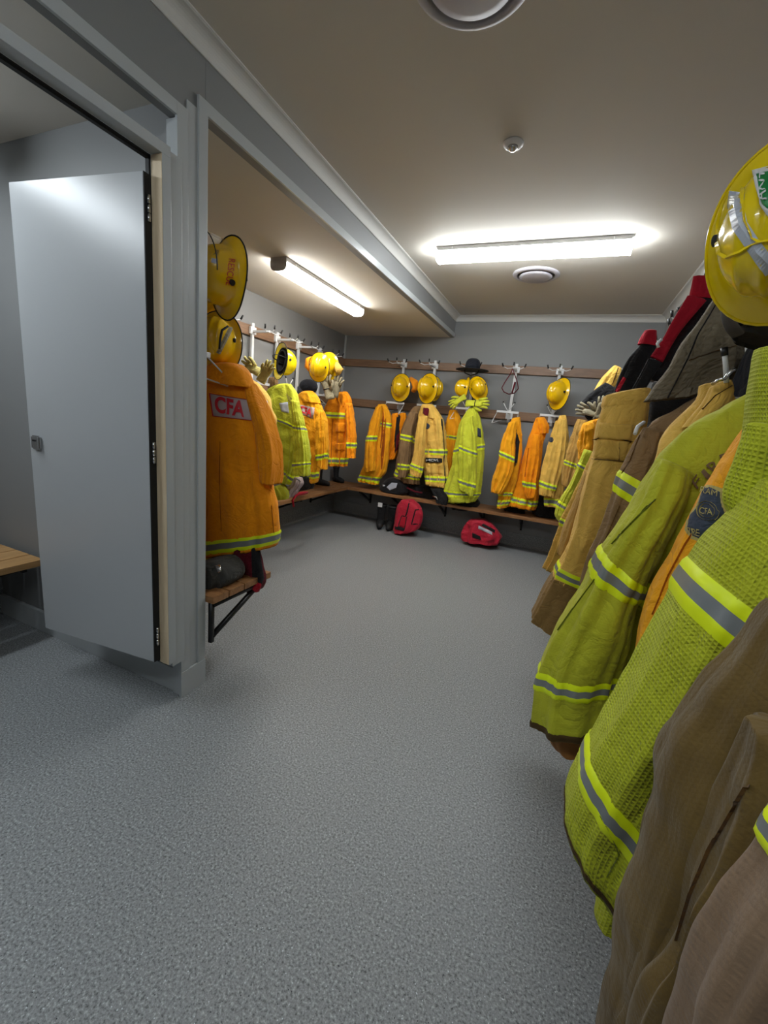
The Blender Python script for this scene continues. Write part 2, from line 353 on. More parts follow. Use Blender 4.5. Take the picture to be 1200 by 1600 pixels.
vent(-.475, 4.02, 'round vent in the ceiling just beyond the main batten light')
t = thing('smoke_detector', 'small round white detector on the main ceiling', 'detector', (-.465, 2.285, H))
lathe('base', [(.0001, 0), (.047, 0), (.047, -.006), (.040, -.014), (.030, -.016), (.0001, -.016)], 'white', t, (-.465, 2.285, H), 32)
lathe('sensor', [(.024, -.016), (.022, -.026), (.010, -.034), (.0001, -.036)], 'chrome', t, (-.465, 2.285, H), 24)
# ------------------------------------------------ rails
RZ = ((1.533, 1.633), (2.057, 2.151))
for (lo, hi, nm) in zip((RZ[0][0], RZ[1][0]), (RZ[0][1], RZ[1][1]), ('lower', 'upper')):
    tag(box('wall_rail', (XL + .03, YB - .03, lo), (XR, YB - .0005, hi), 'rail_x', None, .003), nm + ' brown timber rail across the back wall', 'wall rail', 'timber coat rails')
    tag(box('wall_rail', (XL + .0005, Y2 + .002, lo), (XL + .03, YB - .0005, hi), 'rail_y', None, .003), nm + ' brown timber rail along the left alcove wall', 'wall rail', 'timber coat rails')
    tag(box('wall_rail', (XR - .03, -1.5, lo), (XR - .0005, YB - .031, hi), 'rail_y', None, .003), nm + ' brown timber rail along the right wall behind the coats', 'wall rail', 'timber coat rails')
    tag(box('wall_rail', (XL + .03, Y2 + .0005, lo), (XP - .10, Y2 + .03, hi), 'rail_x', None, .003), nm + ' timber rail on the dividing wall behind the post', 'wall rail', 'timber coat rails')
# ------------------------------------------------ benches
BD = .445
def bench(label, axis, a0, a1, w0, w1, back, front_dir, brackets, wood):
    """boards run along axis from a0 to a1; w0..w1 is the depth range; back = wall coordinate"""
    c = ((a0 + a1) / 2, (w0 + w1) / 2, 0) if axis == 'x' else ((w0 + w1) / 2, (a0 + a1) / 2, 0)
    t = thing('bench', label, 'bench', (c[0], c[1], .24), 'slatted timber benches'); n = 4; g = .008; bw = (w1 - w0 - g * (n - 1)) / n
    for k in range(n):
        q0 = w0 + k * (bw + g); q1 = q0 + bw
        lo, hi = ((a0, q0, HB - .036), (a1, q1, HB)) if axis == 'x' else ((q0, a0, HB - .036), (q1, a1, HB))
        box('slat', lo, hi, wood, t, .003)
    for q in brackets:
        bm = bmesh.new(); z = HB - .0365
        def pt(s, zz): s2 = back + front_dir * s; return (q, s2, zz) if axis == 'x' else (s2, q, zz)
        def bar(p, r, hw=.012):
            p, r = Vector(p), Vector(r); addtube(bm, [p, r], hw * 1.2, 4)
        bar(pt(.022, z - .017), pt(w1 - w0 - .03, z - .017)); bar(pt(.022, z), pt(.022, .22)); bar(pt(.026, .25), pt((w1 - w0) * .86, z - .02))
        finish(bm, 'bracket', 'black_metal', t)
bench('slatted timber bench along the back wall', 'x', XL + .026, XR - .01, YB - BD, YB - .024, YB, -1, (-2.4, -1.93, -1.3, -.8, -.33, .2), 'wood_x')
bench('slatted timber bench along the left alcove wall', 'y', Y2 + BD + .01, YB - BD - .004, XL + .004, XL + BD, XL, 1, (2.3, 3.1, 3.9, 4.7), 'wood_y')
bench('slatted timber bench running under the coats on the right wall', 'y', -1.5, YB - BD - .004, XR - BD, XR - .004, XR, -1, (-.8, .2, 1.2, 2.2, 3.2, 4.2), 'wood_y')
bench('short slatted timber bench end showing behind the grey post', 'x', XL + .004, -1.43, Y2 + .008, Y2 + BD, Y2, 1, (-1.455, -2.3), 'wood_x')
bench('pale slatted timber bench inside the cubicle left of the door', 'y', -1.4, Y1 - .02, XL + .004, -2.49, XL, 1, (.3, 1.22), 'wood_pale')
# ------------------------------------------------ hook units (local: wall at y=0, room towards -y)
def hook_unit():
    t = thing('hook_unit', '', 'coat hook', (0, 0, 0), 'white steel hook units')
    box('upright', (-.016, -.052, 1.50), (.016, -.031, 2.17), 'white_metal', t, .002)
    bm = bmesh.new(); addbox(bm, (-.016, -.25, 2.085), (.016, -.05, 2.105), .002); addbox(bm, (-.04, -.056, 2.07), (.04, -.031, 2.135), .002); finish(bm, 'upper_arm', 'white_metal', t)
    for s in (-1, 0, 1):
        pts = [(s * .015, -.245, 2.095), (s * .07, -.262, 2.085), (s * .115, -.285, 2.10), (s * .125, -.295, 2.125)] if s else [(0, -.24, 2.095), (0, -.28, 2.095), (0, -.30, 2.115), (0, -.305, 2.14)]
        hk = tube('hook', pts, .004, 'white_metal', t); tube('tip', [pts[-2], Vector(pts[-1]) + (Vector(pts[-1]) - Vector(pts[-2])) * .4], .008, 'black', hk)
    bm = bmesh.new(); addbox(bm, (-.125, -.222, 1.600), (.125, -.198, 1.624), .002); addbox(bm, (-.012, -.2, 1.600), (.012, -.03, 1.622), .002); addbox(bm, (-.04, -.036, 1.54), (.04, -.031, 1.63), .002)
    finish(bm, 'lower_bar', 'white_metal', t)
    for s in (-1, 1):
        pts = [(0, -.21, 1.624), (s * .035, -.215, 1.67), (s * .062, -.22, 1.715)]
        pr_ = tube('prong', pts, .0045, 'white_metal', t); tube('tip', [(s * .060, -.22, 1.712), (s * .068, -.22, 1.727)], .008, 'black', pr_)
        tube('wire_arm', [(s * .12, -.21, 1.60), (s * .128, -.30, 1.54), (s * .132, -.40, 1.475), (s * .124, -.39, 1.472), (s * .10, -.22, 1.50), (s * .08, -.04, 1.52)], .004, 'white_metal', t)
    return t
hu0 = hook_unit(); first = [True]
def unit(x, y, rz, label):
    u = hu0 if first[0] else dup(hu0); first[0] = False
    u.location = (x, y, 0); u.rotation_euler = (0, 0, rz); u['label'] = label
for x, lb in ((-2.09, 'white hook unit above the first orange coat on the back wall'), (-1.67, 'white hook unit over the brown and gold coats on the back wall'), (-1.17, 'white hook unit behind the black hat on the back wall'), (-.68, 'white hook unit holding the looped red strap on the back wall'), (-.20, 'white hook unit at the right end of the back wall under the lone helmet')):
    unit(x, YB, 0, lb)
for y, lb in ((2.9, 'white hook unit on the left wall behind the gold coat'), (3.45, 'white hook unit on the left wall beside the pale gloves'), (3.83, 'white hook unit on the left wall above the lime coat'), (4.22, 'white hook unit on the left wall above the amber coat'), (4.68, 'white hook unit nearest the corner on the left wall')):
    unit(XL, y, PI / 2, lb)
for y, lb in ((.9, 'white hook unit on the right wall under the big helmet'), (1.6, 'white hook unit on the right wall behind the grey brown hood'), (2.35, 'white hook unit on the right wall holding the red and black braces'), (3.0, 'white hook unit on the right wall behind the shorter red braces'), (3.65, 'white hook unit on the right wall above the gold hood'), (4.3, 'white hook unit on the right wall nearest the back corner')):
    unit(XR, y, -PI / 2, lb)
unit(-1.80, Y2, PI, 'white hook unit on the dividing wall carrying the large orange coat')
# ------------------------------------------------ traced lofts (each at its own distance and thickness)
def cr(p0, p1, p2, p3, t): return .5 * ((2 * p1) + (p2 - p0) * t + (2 * p0 - 5 * p1 + 4 * p2 - p3) * t * t + (3 * p1 - p0 - 3 * p2 + p3) * t ** 3)
class Loft:
    def __init__(s, name, rows, Y, b, mat, parent, fold=.05, top=.45, seed=0, N=56, K=46, dy=0, sq=.8, crumple=.35, close=True, ks=1.0):
        Y = Y + dy; s.Y = Y; pts = []
        for r in rows:
            yy = Y + (r[4] if len(r) > 4 else 0); pts.append((P(r[0], r[1], yy), P(r[2], r[3], yy)))
        d = [0]
        for i in range(1, len(pts)): d.append(d[-1] + ((pts[i][0] + pts[i][1]) / 2 - (pts[i - 1][0] + pts[i - 1][1]) / 2).length)
        s.len = d[-1]; s.d = [q / d[-1] for q in d]; s.pts = pts; s.b = b; s.top = top; s.fold = fold; s.seed = seed; s.sq = sq; s.cr = crumple; s.ks = ks
        s.amax = max((q[0] - q[1]).length / 2 for q in pts)
        bm = bmesh.new(); uvl = bm.loops.layers.uv.new('UVMap'); G = []
        for i in range(K + 1): G.append([bm.verts.new(s.S(2 * PI * j / N, i / K)) for j in range(N)])
        for i in range(K):
            for j in range(N):
                f = bm.faces.new((G[i][j], G[i][(j + 1) % N], G[i + 1][(j + 1) % N], G[i + 1][j])); f.smooth = True
                for lp, (ii, jj) in zip(f.loops, ((i, j), (i, j + 1), (i + 1, j + 1), (i + 1, j))):
                    lp[uvl].uv = (jj / N * 2 * PI * s.amax * .85, ii / K * s.len)
        def cap(ring, cen, inset, rise):
            r1 = [bm.verts.new(cen + (v.co - cen) * inset + rise) for v in ring]
            for j in range(N): bm.faces.new((ring[j], ring[(j + 1) % N], r1[(j + 1) % N], r1[j]))
            c = bm.verts.new(cen + rise * 1.5)
            for j in range(N): bm.faces.new((r1[j], r1[(j + 1) % N], c))
        c0 = (pts[0][0] + pts[0][1]) / 2; c1 = (pts[-1][0] + pts[-1][1]) / 2; ax = (c1 - c0).normalized()
        cap(G[0], c0, .7, ax * -.004); cap(G[-1], c1, .9, ax * -min(.03, s.len * .1))
        s.o = finish(bm, name, mat, parent)
        me = s.o.data; s.bvh = BVHTree.FromPolygons([v.co.copy() for v in me.vertices], [tuple(p.vertices) for p in me.polygons])
    def edge(s, v):
        v = min(1, max(0, v)); k = 0
        while k < len(s.d) - 2 and v > s.d[k + 1]: k += 1
        t = (v - s.d[k]) / max(1e-6, s.d[k + 1] - s.d[k]); n = len(s.pts) - 1
        g = lambda i: s.pts[min(n, max(0, i))]
        return tuple(cr(g(k - 1)[e], g(k)[e], g(k + 1)[e], g(k + 2)[e], t) for e in (0, 1))
    def S(s, th, v, off=0):
        v = min(1, max(0, v)); Lp, Rp = s.edge(v); c = (Lp + Rp) / 2; U = (Rp - Lp); a = max(1e-4, U.length / 2); U.normalize()
        l2, r2 = s.edge(v + .02); l1, r1 = s.edge(v - .02); T = (l2 + r2 - l1 - r1); T = T.normalized() if T.length > 1e-6 else Vector((0, 0, -1))
        D = U.cross(T); D = D - U * D.dot(U); D = D.normalized() if D.length > .05 else Vector((0, 1, 0))
        if D.y < 0: D = -D
        tp = s.top + (1 - s.top) * min(1, v / .22) ** .6; b = min(s.b, a * 1.6 + .01) * tp
        cx, sy = math.cos(th), math.sin(th); ex = s.sq
        X = math.copysign(abs(cx) ** ex, cx) * a; Z = math.copysign(abs(sy) ** ex, sy) * b
        nr = (U * (cx / max(a, .01)) + D * (sy / max(b, .01))).normalized()
        q = Vector((cx * 2.3 * s.ks + s.seed * 7.1, sy * 2.3 * s.ks + s.seed * 3.3, v * s.len * 1.6)); f = noise.noise(q) * 1.3 + .5 * noise.noise(q * 2.1 + Vector((3, 1, 5)))
        q2 = Vector(c + U * X + D * Z) * 11; f2 = noise.noise(q2) + .55 * noise.noise(q2 * 2.2)
        amp = s.fold * (.25 + .75 * min(1, v * 1.6)); damp = 1 - .45 * abs(cx) ** 4
        disp = (amp * f + s.fold * s.cr * f2) * damp
        return c + U * X + D * Z + nr * (disp + off)
    def vat(s, side, p):
        best = (1e9, 0)
        for i in range(121):
            v = i / 120; q = px(s.edge(v)[side]); e = (q - Vector(p)).length
            if e < best[0]: best = (e, v)
        return best[1]
    def band(s, pl, pr, w, name='reflective_band', mats=('tape_lime', 'tape_silver'), split=(.32, .68), off=.004):
        va, vb = s.vat(0, pl), s.vat(1, pr); q0 = px(sum(s.edge(.0), Vector()) / 2); q1 = px(sum(s.edge(1.), Vector()) / 2)
        vm = (va + vb) / 2; e0 = px(sum(s.edge(max(0, vm - .05)), Vector()) / 2); e1 = px(sum(s.edge(min(1, vm + .05)), Vector()) / 2)
        dv = w / max(1, (e1 - e0).length / (min(1, vm + .05) - max(0, vm - .05))); N = 64
        bm = bmesh.new(); prof = [0, split[0] * .5, split[0], split[0] + .001, .5, split[1] - .001, split[1], (1 + split[1]) / 2, 1]; G = []
        for k, q in enumerate(prof):
            ring = []
            for j in range(N):
                th = 2 * PI * j / N; c = (1 - math.cos(th)) / 2; v = vb + (va - vb) * c + (q - .5) * dv
                ring.append(bm.verts.new(s.S(th, min(1, v), off if 0 < k < len(prof) - 1 else .0005)))
            G.append(ring)
        for k in range(len(prof) - 1):
            mi = 1 if split[0] <= prof[k] + 1e-6 and prof[k + 1] <= split[1] + 1e-6 else 0
            for j in range(N): f = bm.faces.new((G[k][j], G[k][(j + 1) % N], G[k + 1][(j + 1) % N], G[k + 1][j])); f.smooth = True; f.material_index = mi if len(mats) > 1 else 0
        return finish(bm, name, list(mats), s.o)
    def hit(s, x, y, off):
        d = ray(x, y).normalized(); h, n, i, dist = s.bvh.ray_cast(CAMP, d)
        if h is None:
            q = P(x, y, s.Y); h, n, i, dist = s.bvh.find_nearest(q)
        if n.dot(d) > 0: n = -n
        return h + n * off
    def quad(s, q, name, mat, off=.005, nx=14, ny=10, parent=None):
        """raised panel sewn on the surface; q = TL, TR, BR, BL in photo pixels"""
        bm = bmesh.new(); G = []; q = [Vector(p) for p in q]
        for i in range(ny + 1):
            row = []
            for j in range(nx + 1):
                u, v = j / nx, i / ny; p = (q[0] * (1 - u) + q[1] * u) * (1 - v) + (q[3] * (1 - u) + q[2] * u) * v
                row.append(bm.verts.new(s.hit(p.x, p.y, off if 0 < i < ny and 0 < j < nx else .0008)))
            G.append(row)
        for i in range(ny):
            for j in range(nx): bm.faces.new((G[i][j], G[i + 1][j], G[i + 1][j + 1], G[i][j + 1])).smooth = True
        return finish(bm, name, mat, parent or s.o)
    def poly(s, pts, name, mat, off=.006, parent=None, rings=5):
        bm = bmesh.new(); pts = [Vector(p) for p in pts]; dense = []
        for i, p in enumerate(pts):
            q = pts[(i + 1) % len(pts)]
            for k in range(4): dense.append(p.lerp(q, k / 4))
        c = sum(pts, Vector((0, 0))) / len(pts); G = []
        for r in range(rings):
            f = 1 - r / rings; G.append([bm.verts.new(s.hit(c.x + (p.x - c.x) * f, c.y + (p.y - c.y) * f, off if r else .0008)) for p in dense])
        n = len(dense)
        for r in range(rings - 1):
            for j in range(n): bm.faces.new((G[r][j], G[r][(j + 1) % n], G[r + 1][(j + 1) % n], G[r + 1][j])).smooth = True
        cv = bm.verts.new(s.hit(c.x, c.y, off))
        for j in range(n): bm.faces.new((G[-1][j], G[-1][(j + 1) % n], cv)).smooth = True
        return finish(bm, name, mat, parent or s.o)
    def line(s, pts, wpx, name, mat, off=.004, closed=False, parent=None):
        pts = [Vector(p) for p in pts]; 
        if closed: pts = pts + [pts[0]]
        d = []
        for i in range(len(pts) - 1):
            n = max(2, int((pts[i + 1] - pts[i]).length / 4))
            for k in range(n): d.append(pts[i].lerp(pts[i + 1], k / n))
        d.append(pts[-1]); bm = bmesh.new(); prev = None
        for i, p in enumerate(d):
            t = (d[min(len(d) - 1, i + 1)] - d[max(0, i - 1)]).normalized(); nn_ = Vector((-t.y, t.x)) * wpx / 2
            cur = [bm.verts.new(s.hit(p.x + nn_.x * k, p.y + nn_.y * k, off if k == 0 else .0008)) for k in (-1, 0, 1)]
            if prev:
                for a in (0, 1): bm.faces.new((prev[a], prev[a + 1], cur[a + 1], cur[a]))
            prev = cur
        return finish(bm, name, mat, parent or s.o)
def textmesh(txt, bold=.0):
    cu = bpy.data.curves.new('t', 'FONT'); cu.body = txt; cu.size = 1; cu.offset = bold; ob = bpy.data.objects.new('t', cu); COL.objects.link(ob)
    dg = bpy.context.evaluated_depsgraph_get(); me = bpy.data.meshes.new_from_object(ob.evaluated_get(dg)); bpy.data.objects.remove(ob)
    return me
def decal_text(hit, txt, q, name, mat, parent, off=.008, bold=.02):
    """letters laid on a surface; q = TL, TR, BR, BL of the lettering in photo pixels"""
    me = textmesh(txt, bold); bm = bmesh.new(); bm.from_mesh(me)
    for _ in range(2):
        es = [e for e in bm.edges if e.calc_length() > .12]
        if es: bmesh.ops.subdivide_edges(bm, edges=es, cuts=1); bmesh.ops.triangulate(bm, faces=bm.faces)
    xs = [v.co.x for v in bm.verts]; ys = [v.co.y for v in bm.verts]; x0, x1, y0, y1 = min(xs), max(xs), min(ys), max(ys); q = [Vector(p) for p in q]
    for v in bm.verts:
        u = (v.co.x - x0) / (x1 - x0); w_ = (y1 - v.co.y) / (y1 - y0)
        p = (q[0] * (1 - u) + q[1] * u) * (1 - w_) + (q[3] * (1 - u) + q[2] * u) * w_; v.co = hit(p.x, p.y, off)
    return finish(bm, name, mat, parent)
GJ = 'turnout coats and overtrousers on the hooks'
class Garment:
    def __init__(s, name, label, cat, Y, mat, group=GJ, seed=0):
        s.Y, s.mat, s.seed, s.L = Y, mat, seed, []; s.root = None; s.a = (name, label, cat, group)
    def loft(s, part, rows, b, **kw):
        mat = kw.pop('mat', s.mat); kw.setdefault('seed', s.seed + len(s.L) * 1.37)
        if s.root is None:
            r = rows[-1]; p = (P(r[0], r[1], s.Y) + P(r[2], r[3], s.Y)) / 2; s.root = thing(s.a[0], s.a[1], s.a[2], p, s.a[3])
        kw['fold'] = kw.get('fold', .022 * min(1, b / .1)) * 1.45
        l = Loft(part, rows, s.Y, b, mat, s.root, **kw); s.L.append(l); return l
    def peg(s, wall, i=0):
        """the wire the garment hangs by, from the wall rail to inside its top"""
        l = s.L[i]; Lp, Rp = l.edge(.04); c = (Lp + Rp) / 2 + Vector((0, 0, -.01)); zr = 1.585 if abs(c.z - 1.585) < abs(c.z - 2.1) else 2.1; x = wall - .03 if wall > 0 else wall + .03
        tube('hanging_wire', [(x, c.y, zr), (x + (c.x - x) * .5, c.y, min(zr, c.z)), c], .005, 'white_metal', s.root, 6)
# ------------------------------------------------ garments, back wall (left to right)
def simple(name, label, cat, Y, mat, body, sleeves=(), b=.07, bs=.05, seed=0, group=GJ, bands=(), sbands=(), collar=None, bw=9.5, fold=.03, ks=1.7):
    g = Garment(name, label, cat, Y, mat, group, seed)
    l = g.loft('body', body, b, fold=fold, ks=ks)
    for (pl, pr) in bands: l.band(pl, pr, bw)
    for i, r in enumerate(sleeves):
        k = g.loft('sleeve', r, bs, dy=-b - .03, fold=fold * .8, ks=ks)
        for (j, pl, pr) in sbands:
            if j == i: k.band(pl, pr, bw)
    if collar: g.loft('collar', collar, b * .8, dy=-.015, fold=fold * .5)
    return g
g = simple('coat', 'orange coat with yellow tape hanging nearest the corner on the back wall', 'coat', 5.02, 'orange2',
    [(592, 632, 603, 632), (583, 652, 611, 656), (577, 690, 607, 700), (568, 730, 602, 735), (562, 745, 592, 749), (563, 752, 591, 758)],
    [[(588, 636, 597, 634), (579, 662, 594, 662), (574, 688, 588, 688), (570, 722, 586, 722), (570, 738, 585, 736)]],
    bands=[((562, 744), (592, 749))], sbands=[(0, (574, 685), (588, 685))], seed=1)
g.L[0].band((596, 661), (610, 665), 7); g.L[0].poly([(598, 641), (603, 656), (601, 700), (596, 742), (594, 700)], 'lining', 'stitch_o', .006)  # darker patch paints the shaded gap of the open coat front
g = simple('coat', 'small bright orange coat with a black lining half hidden by the brown coat', 'coat', 5.14, 'orange',
    [(613, 646, 634, 645), (607, 665, 634, 668), (603, 690, 626, 695), (602, 712, 618, 714), (605, 718, 613, 718)], b=.06, seed=2)
g.L[0].poly([(620, 648), (626, 648), (622, 690), (617, 712), (616, 690)], 'lining', 'black_cloth', .006)
g.L[0].poly([(619, 680), (625, 672), (624, 700), (618, 706)], 'lining', 'maroon', .008)
g = simple('coat', 'brown coat with yellow tape hanging beside the gold coat with a round badge', 'coat', 5.04, 'brown',
    [(646, 636, 657, 635), (632, 662, 660, 664), (625, 690, 658, 697), (618, 730, 655, 738), (615, 742, 655, 748), (616, 752, 655, 757)],
    [[(640, 645, 652, 645), (629, 675, 645, 678), (625, 705, 642, 710), (623, 730, 639, 733), (625, 746, 634, 746)]],
    bands=[((616, 738), (655, 746))], sbands=[(0, (627, 682), (645, 686)), (0, (624, 728), (639, 730))], seed=3)
g.L[0].band((627, 681), (658, 692), 8)
g = simple('coat', 'light gold coat with a round badge and a black name strip over its pocket', 'coat', 4.94, 'gold',
    [(661, 633, 678, 634), (655, 648, 692, 655), (659, 675, 694, 672), (661, 705, 697, 710), (663, 735, 699, 740), (667, 757, 695, 762)],
    [[(655, 650, 668, 650), (651, 678, 664, 678), (649, 705, 662, 706), (643, 730, 660, 733), (643, 741, 657, 746)]],
    bands=[((661, 705), (697, 707)), ((664, 748), (699, 749))], sbands=[(0, (644, 727), (660, 733))], collar=[(660, 632, 676, 632), (657, 640, 684, 642), (656, 650, 690, 656)], seed=4)
l = g.L[0]; s_ = g.L[1]
l.poly([(667 + 4.6 * math.cos(a * PI / 6), 666 + 4.8 * math.sin(a * PI / 6)) for a in range(12)], 'badge', 'badge_navy', .012)
pk = l.quad([(664, 724), (691, 724), (693, 741), (665, 741)], 'pocket', 'gold', .012)
nm = l.quad([(663, 715), (691, 716), (691, 723), (664, 723)], 'name_strip', 'black_cloth', .016)
decal_text(l.hit, 'MAXWELL', [(668, 717), (687, 717.5), (687, 720.5), (668, 720.5)], 'lettering', 'white', nm, .02)
l.line([(690, 655), (693, 690), (695, 735), (696, 755)], 2.6, 'zip', 'black_cloth', .008)
l.poly([(664, 637), (671, 640), (668, 652), (663, 648)], 'lining', 'maroon', .03)
g = simple('coat', 'amber coat narrow between the gold coat and the lime coat', 'coat', 5.12, 'orange2',
    [(703, 641, 713, 641), (697, 662, 722, 664), (695, 690, 719, 700), (696, 720, 713, 730), (698, 745, 712, 746)], b=.06, seed=5)
g.L[0].band((700, 682), (722, 685), 7)
g = simple('coat', 'bright lime coat hanging on the back wall below the black hat', 'coat', 4.94, 'lime2',
    [(733, 638, 744, 636), (721, 658, 752, 658), (714, 690, 755, 692), (706, 730, 752, 735), (698, 758, 749, 765), (695, 772, 745, 776), (702, 785, 740, 784)],
    [[(722, 655, 738, 650), (718, 685, 744, 690), (717, 715, 745, 722), (716, 748, 743, 756), (717, 764, 739, 776)]],
    bands=[((696, 770), (747, 773)), ((714, 706), (755, 698))], sbands=[(0, (719, 699), (745, 710)), (0, (716, 752), (742, 760))], seed=6, b=.09)
g.L[0].poly([(746, 668), (751, 670), (752, 684), (746, 682)], 'badge', 'badge_navy', .012)
g = simple('coat', 'bright orange coat hanging alone under the looped red strap', 'coat', 4.94, 'orange2',
    [(800, 654, 812, 652), (790, 678, 815, 680), (787, 705, 815, 712), (784, 745, 808, 752), (780, 775, 800, 778), (777, 794, 792, 793)],
    [[(796, 660, 808, 658), (784, 690, 804, 693), (780, 722, 802, 730), (771, 750, 793, 758), (767, 768, 783, 772)]],
    bands=[((779, 786), (795, 784))], sbands=[(0, (781, 708), (803, 718))], seed=7)
g.L[0].band((797, 773), (803, 773), 7); g.L[0].poly([(806, 668), (812, 690), (808, 725), (804, 730), (806, 700)], 'lining', 'black_cloth', .006)  # black patch stands in for the shade inside the open front
g = simple('coat', 'deep orange coat with a spread striped hem left of the last gold coat', 'coat', 4.97, 'orange',
    [(838, 653, 851, 652), (832, 668, 856, 668), (824, 692, 848, 695), (811, 738, 843, 742), (801, 770, 838, 778), (798, 790, 834, 797)],
    [[(830, 680, 844, 678), (823, 715, 843, 718), (818, 745, 838, 748), (820, 766, 836, 768), (824, 778, 832, 778)]],
    bands=[((800, 779), (836, 787))], sbands=[(0, (819, 756), (837, 759))], collar=[(838, 653, 850, 652), (840, 664, 857, 664), (843, 678, 856, 677)], seed=8)
g.L[1].line([(826, 700), (820, 745)], 1.5, 'seam', 'stitch_o')
g = simple('coat', 'gold coat with a small round badge on the last hook of the back wall', 'coat', 4.93, 'gold',
    [(874, 650, 884, 649), (868, 675, 888, 672), (864, 710, 888, 712), (858, 750, 883, 752), (852, 778, 877, 782), (854, 790, 873, 792)],
    [[(868, 658, 884, 654), (860, 685, 885, 688), (851, 718, 881, 724), (845, 750, 871, 757), (843, 773, 865, 777)]],
    bands=[((852, 782), (877, 783))], sbands=[(0, (845, 756), (869, 763))], seed=9)
g.L[1].poly([(861 + 4 * math.cos(a * PI / 6), 687 + 4.4 * math.sin(a * PI / 6)) for a in range(12)], 'badge', 'badge_navy', .006)
g.L[0].poly([(851, 682), (858, 685), (857, 690), (850, 687)], 'radio_clip', 'black_cloth', .03)
# ------------------------------------------------ garments, left alcove
g = Garment('coat', 'large orange coat marked with red CFA letters hanging right behind the grey post', 'coat', 1.86, 'orange', seed=20)
l = g.loft('body', [(328, 578, 372, 576), (318, 596, 393, 600), (306, 622, 404, 628), (316, 680, 411, 682), (326, 740, 418, 740), (327, 800, 430, 795), (326, 848, 433, 836), (325, 868, 428, 854)], .11, fold=.014, ks=1.6)
l.band((326, 853), (433, 840), 19)
q = l.quad([(328, 615), (395, 626), (393, 657), (333, 650)], 'back_panel', 'panel_grey', .005)
for a, b_ in (((328, 615), (395, 626)), ((395, 626), (393, 657)), ((393, 657), (333, 650)), ((333, 650), (328, 615))): l.line([a, b_], 1.3, 'border', 'red_ink', .007, parent=q)
decal_text(l.hit, 'CFA', [(337, 619), (384, 628), (382, 653), (338, 644)], 'lettering', 'red_ink', q, .009, .035)
sr = g.loft('sleeve', [(384, 596, 398, 600), (394, 622, 412, 632), (403, 655, 424, 665), (410, 690, 432, 696), (413, 728, 434, 733), (415, 752, 431, 757)], .07, dy=-.02, fold=.012)
sl = g.loft('sleeve', [(305, 596, 330, 600), (298, 640, 334, 645), (298, 700, 337, 702), (300, 760, 335, 762), (302, 830, 331, 832), (303, 886, 328, 889)], .07, dy=-.05, fold=.014)
sl.band((303, 874), (329, 877), 18)
g.loft('collar', [(337, 570, 374, 569), (329, 578, 384, 580), (324, 590, 392, 600), (326, 598, 392, 606)], .085, dy=-.05, fold=.005, top=.7)
l.line([(344, 690), (343, 760), (346, 830)], 1, 'seam', 'stitch_o')
l.line([(424, 790), (428, 836)], 1.2, 'seam', 'stitch_o')
g = simple('coat', 'pale gold coat mostly hidden between the CFA coat and the lime coat', 'coat', 2.75, 'gold',
    [(390, 592, 402, 600), (388, 622, 420, 628), (392, 655, 427, 660), (398, 690, 429, 690), (403, 740, 426, 742)], seed=21, b=.09)
g.L[0].poly([(408, 624), (417, 626), (419, 638), (410, 636)], 'badge', 'panel_grey', .01)
g.peg(XL)
g = simple('coat', 'lime coat with long diagonal yellow stripe on the left wall', 'coat', 3.32, 'lime2',
    [(436, 601, 452, 600), (417, 614, 463, 615), (420, 645, 468, 645), (424, 672, 472, 678), (430, 705, 470, 712), (433, 735, 465, 735), (438, 752, 457, 758)],
    [[(456, 625, 466, 628), (461, 655, 473, 662), (463, 690, 478, 695), (462, 725, 481, 727), (462, 742, 481, 744)]],
    seed=22, b=.08, sbands=[(0, (463, 669), (474, 670)), (0, (462, 727), (481, 725))], bw=9)
g.L[0].band((424, 648), (468, 672), 8); g.L[0].band((433, 729), (462, 750), 9)
g.L[0].poly([(436, 630), (450, 628), (452, 646), (440, 643)], 'badge', 'silver', .008)
decal_text(g.L[0].hit, 'RESCUE', [(446, 614), (456, 622), (458, 634), (452, 628)], 'lettering', 'brown_ink', g.L[0].o, .008)
g = simple('coat', 'amber coat with a partly seen red CFA panel behind the lime coat', 'coat', 3.78, 'orange2',
    [(472, 613, 488, 611), (464, 625, 499, 629), (466, 660, 506, 665), (471, 700, 502, 705), (476, 735, 496, 738), (478, 752, 493, 755)],
    [[(496, 640, 506, 643), (497, 670, 510, 678), (497, 700, 511, 705), (498, 728, 509, 734)]],
    seed=23, b=.08, bands=[((476, 743), (496, 743))], sbands=[(0, (497, 716), (511, 712))], collar=[(474, 612, 488, 611), (468, 620, 496, 622), (470, 627, 499, 630)])
q = g.L[0].quad([(468, 632), (492, 637), (489, 655), (471, 647)], 'back_panel', 'panel_grey', .008)
decal_text(g.L[0].hit, 'CFA', [(470, 634), (488, 639), (486, 652), (471, 645)], 'lettering', 'red_ink', q, .012, .04)
g = simple('coat', 'orange coat with chest pockets hanging last before the corner on the left wall', 'coat', 4.32, 'orange',
    [(527, 614, 543, 614), (513, 627, 548, 630), (508, 648, 548, 650), (510, 685, 544, 688), (514, 715, 541, 717), (515, 728, 540, 729)],
    [[(541, 630, 549, 630), (543, 660, 553, 664), (543, 690, 555, 692), (543, 715, 555, 716)]],
    seed=24, b=.07, bands=[((514, 720), (541, 720)), ((509, 649), (548, 651))], sbands=[(0, (543, 696), (555, 696))], collar=[(530, 613, 542, 612), (524, 622, 548, 626), (530, 634, 545, 636)])
l = g.L[0]
for q in ([(524, 660), (540, 661), (539, 676), (524, 676)], [(524, 692), (540, 692), (539, 704), (524, 704)]): l.quad(q, 'pocket', 'orange', .012)
l.line([(520, 655), (517, 715)], 1.2, 'seam', 'stitch_o')
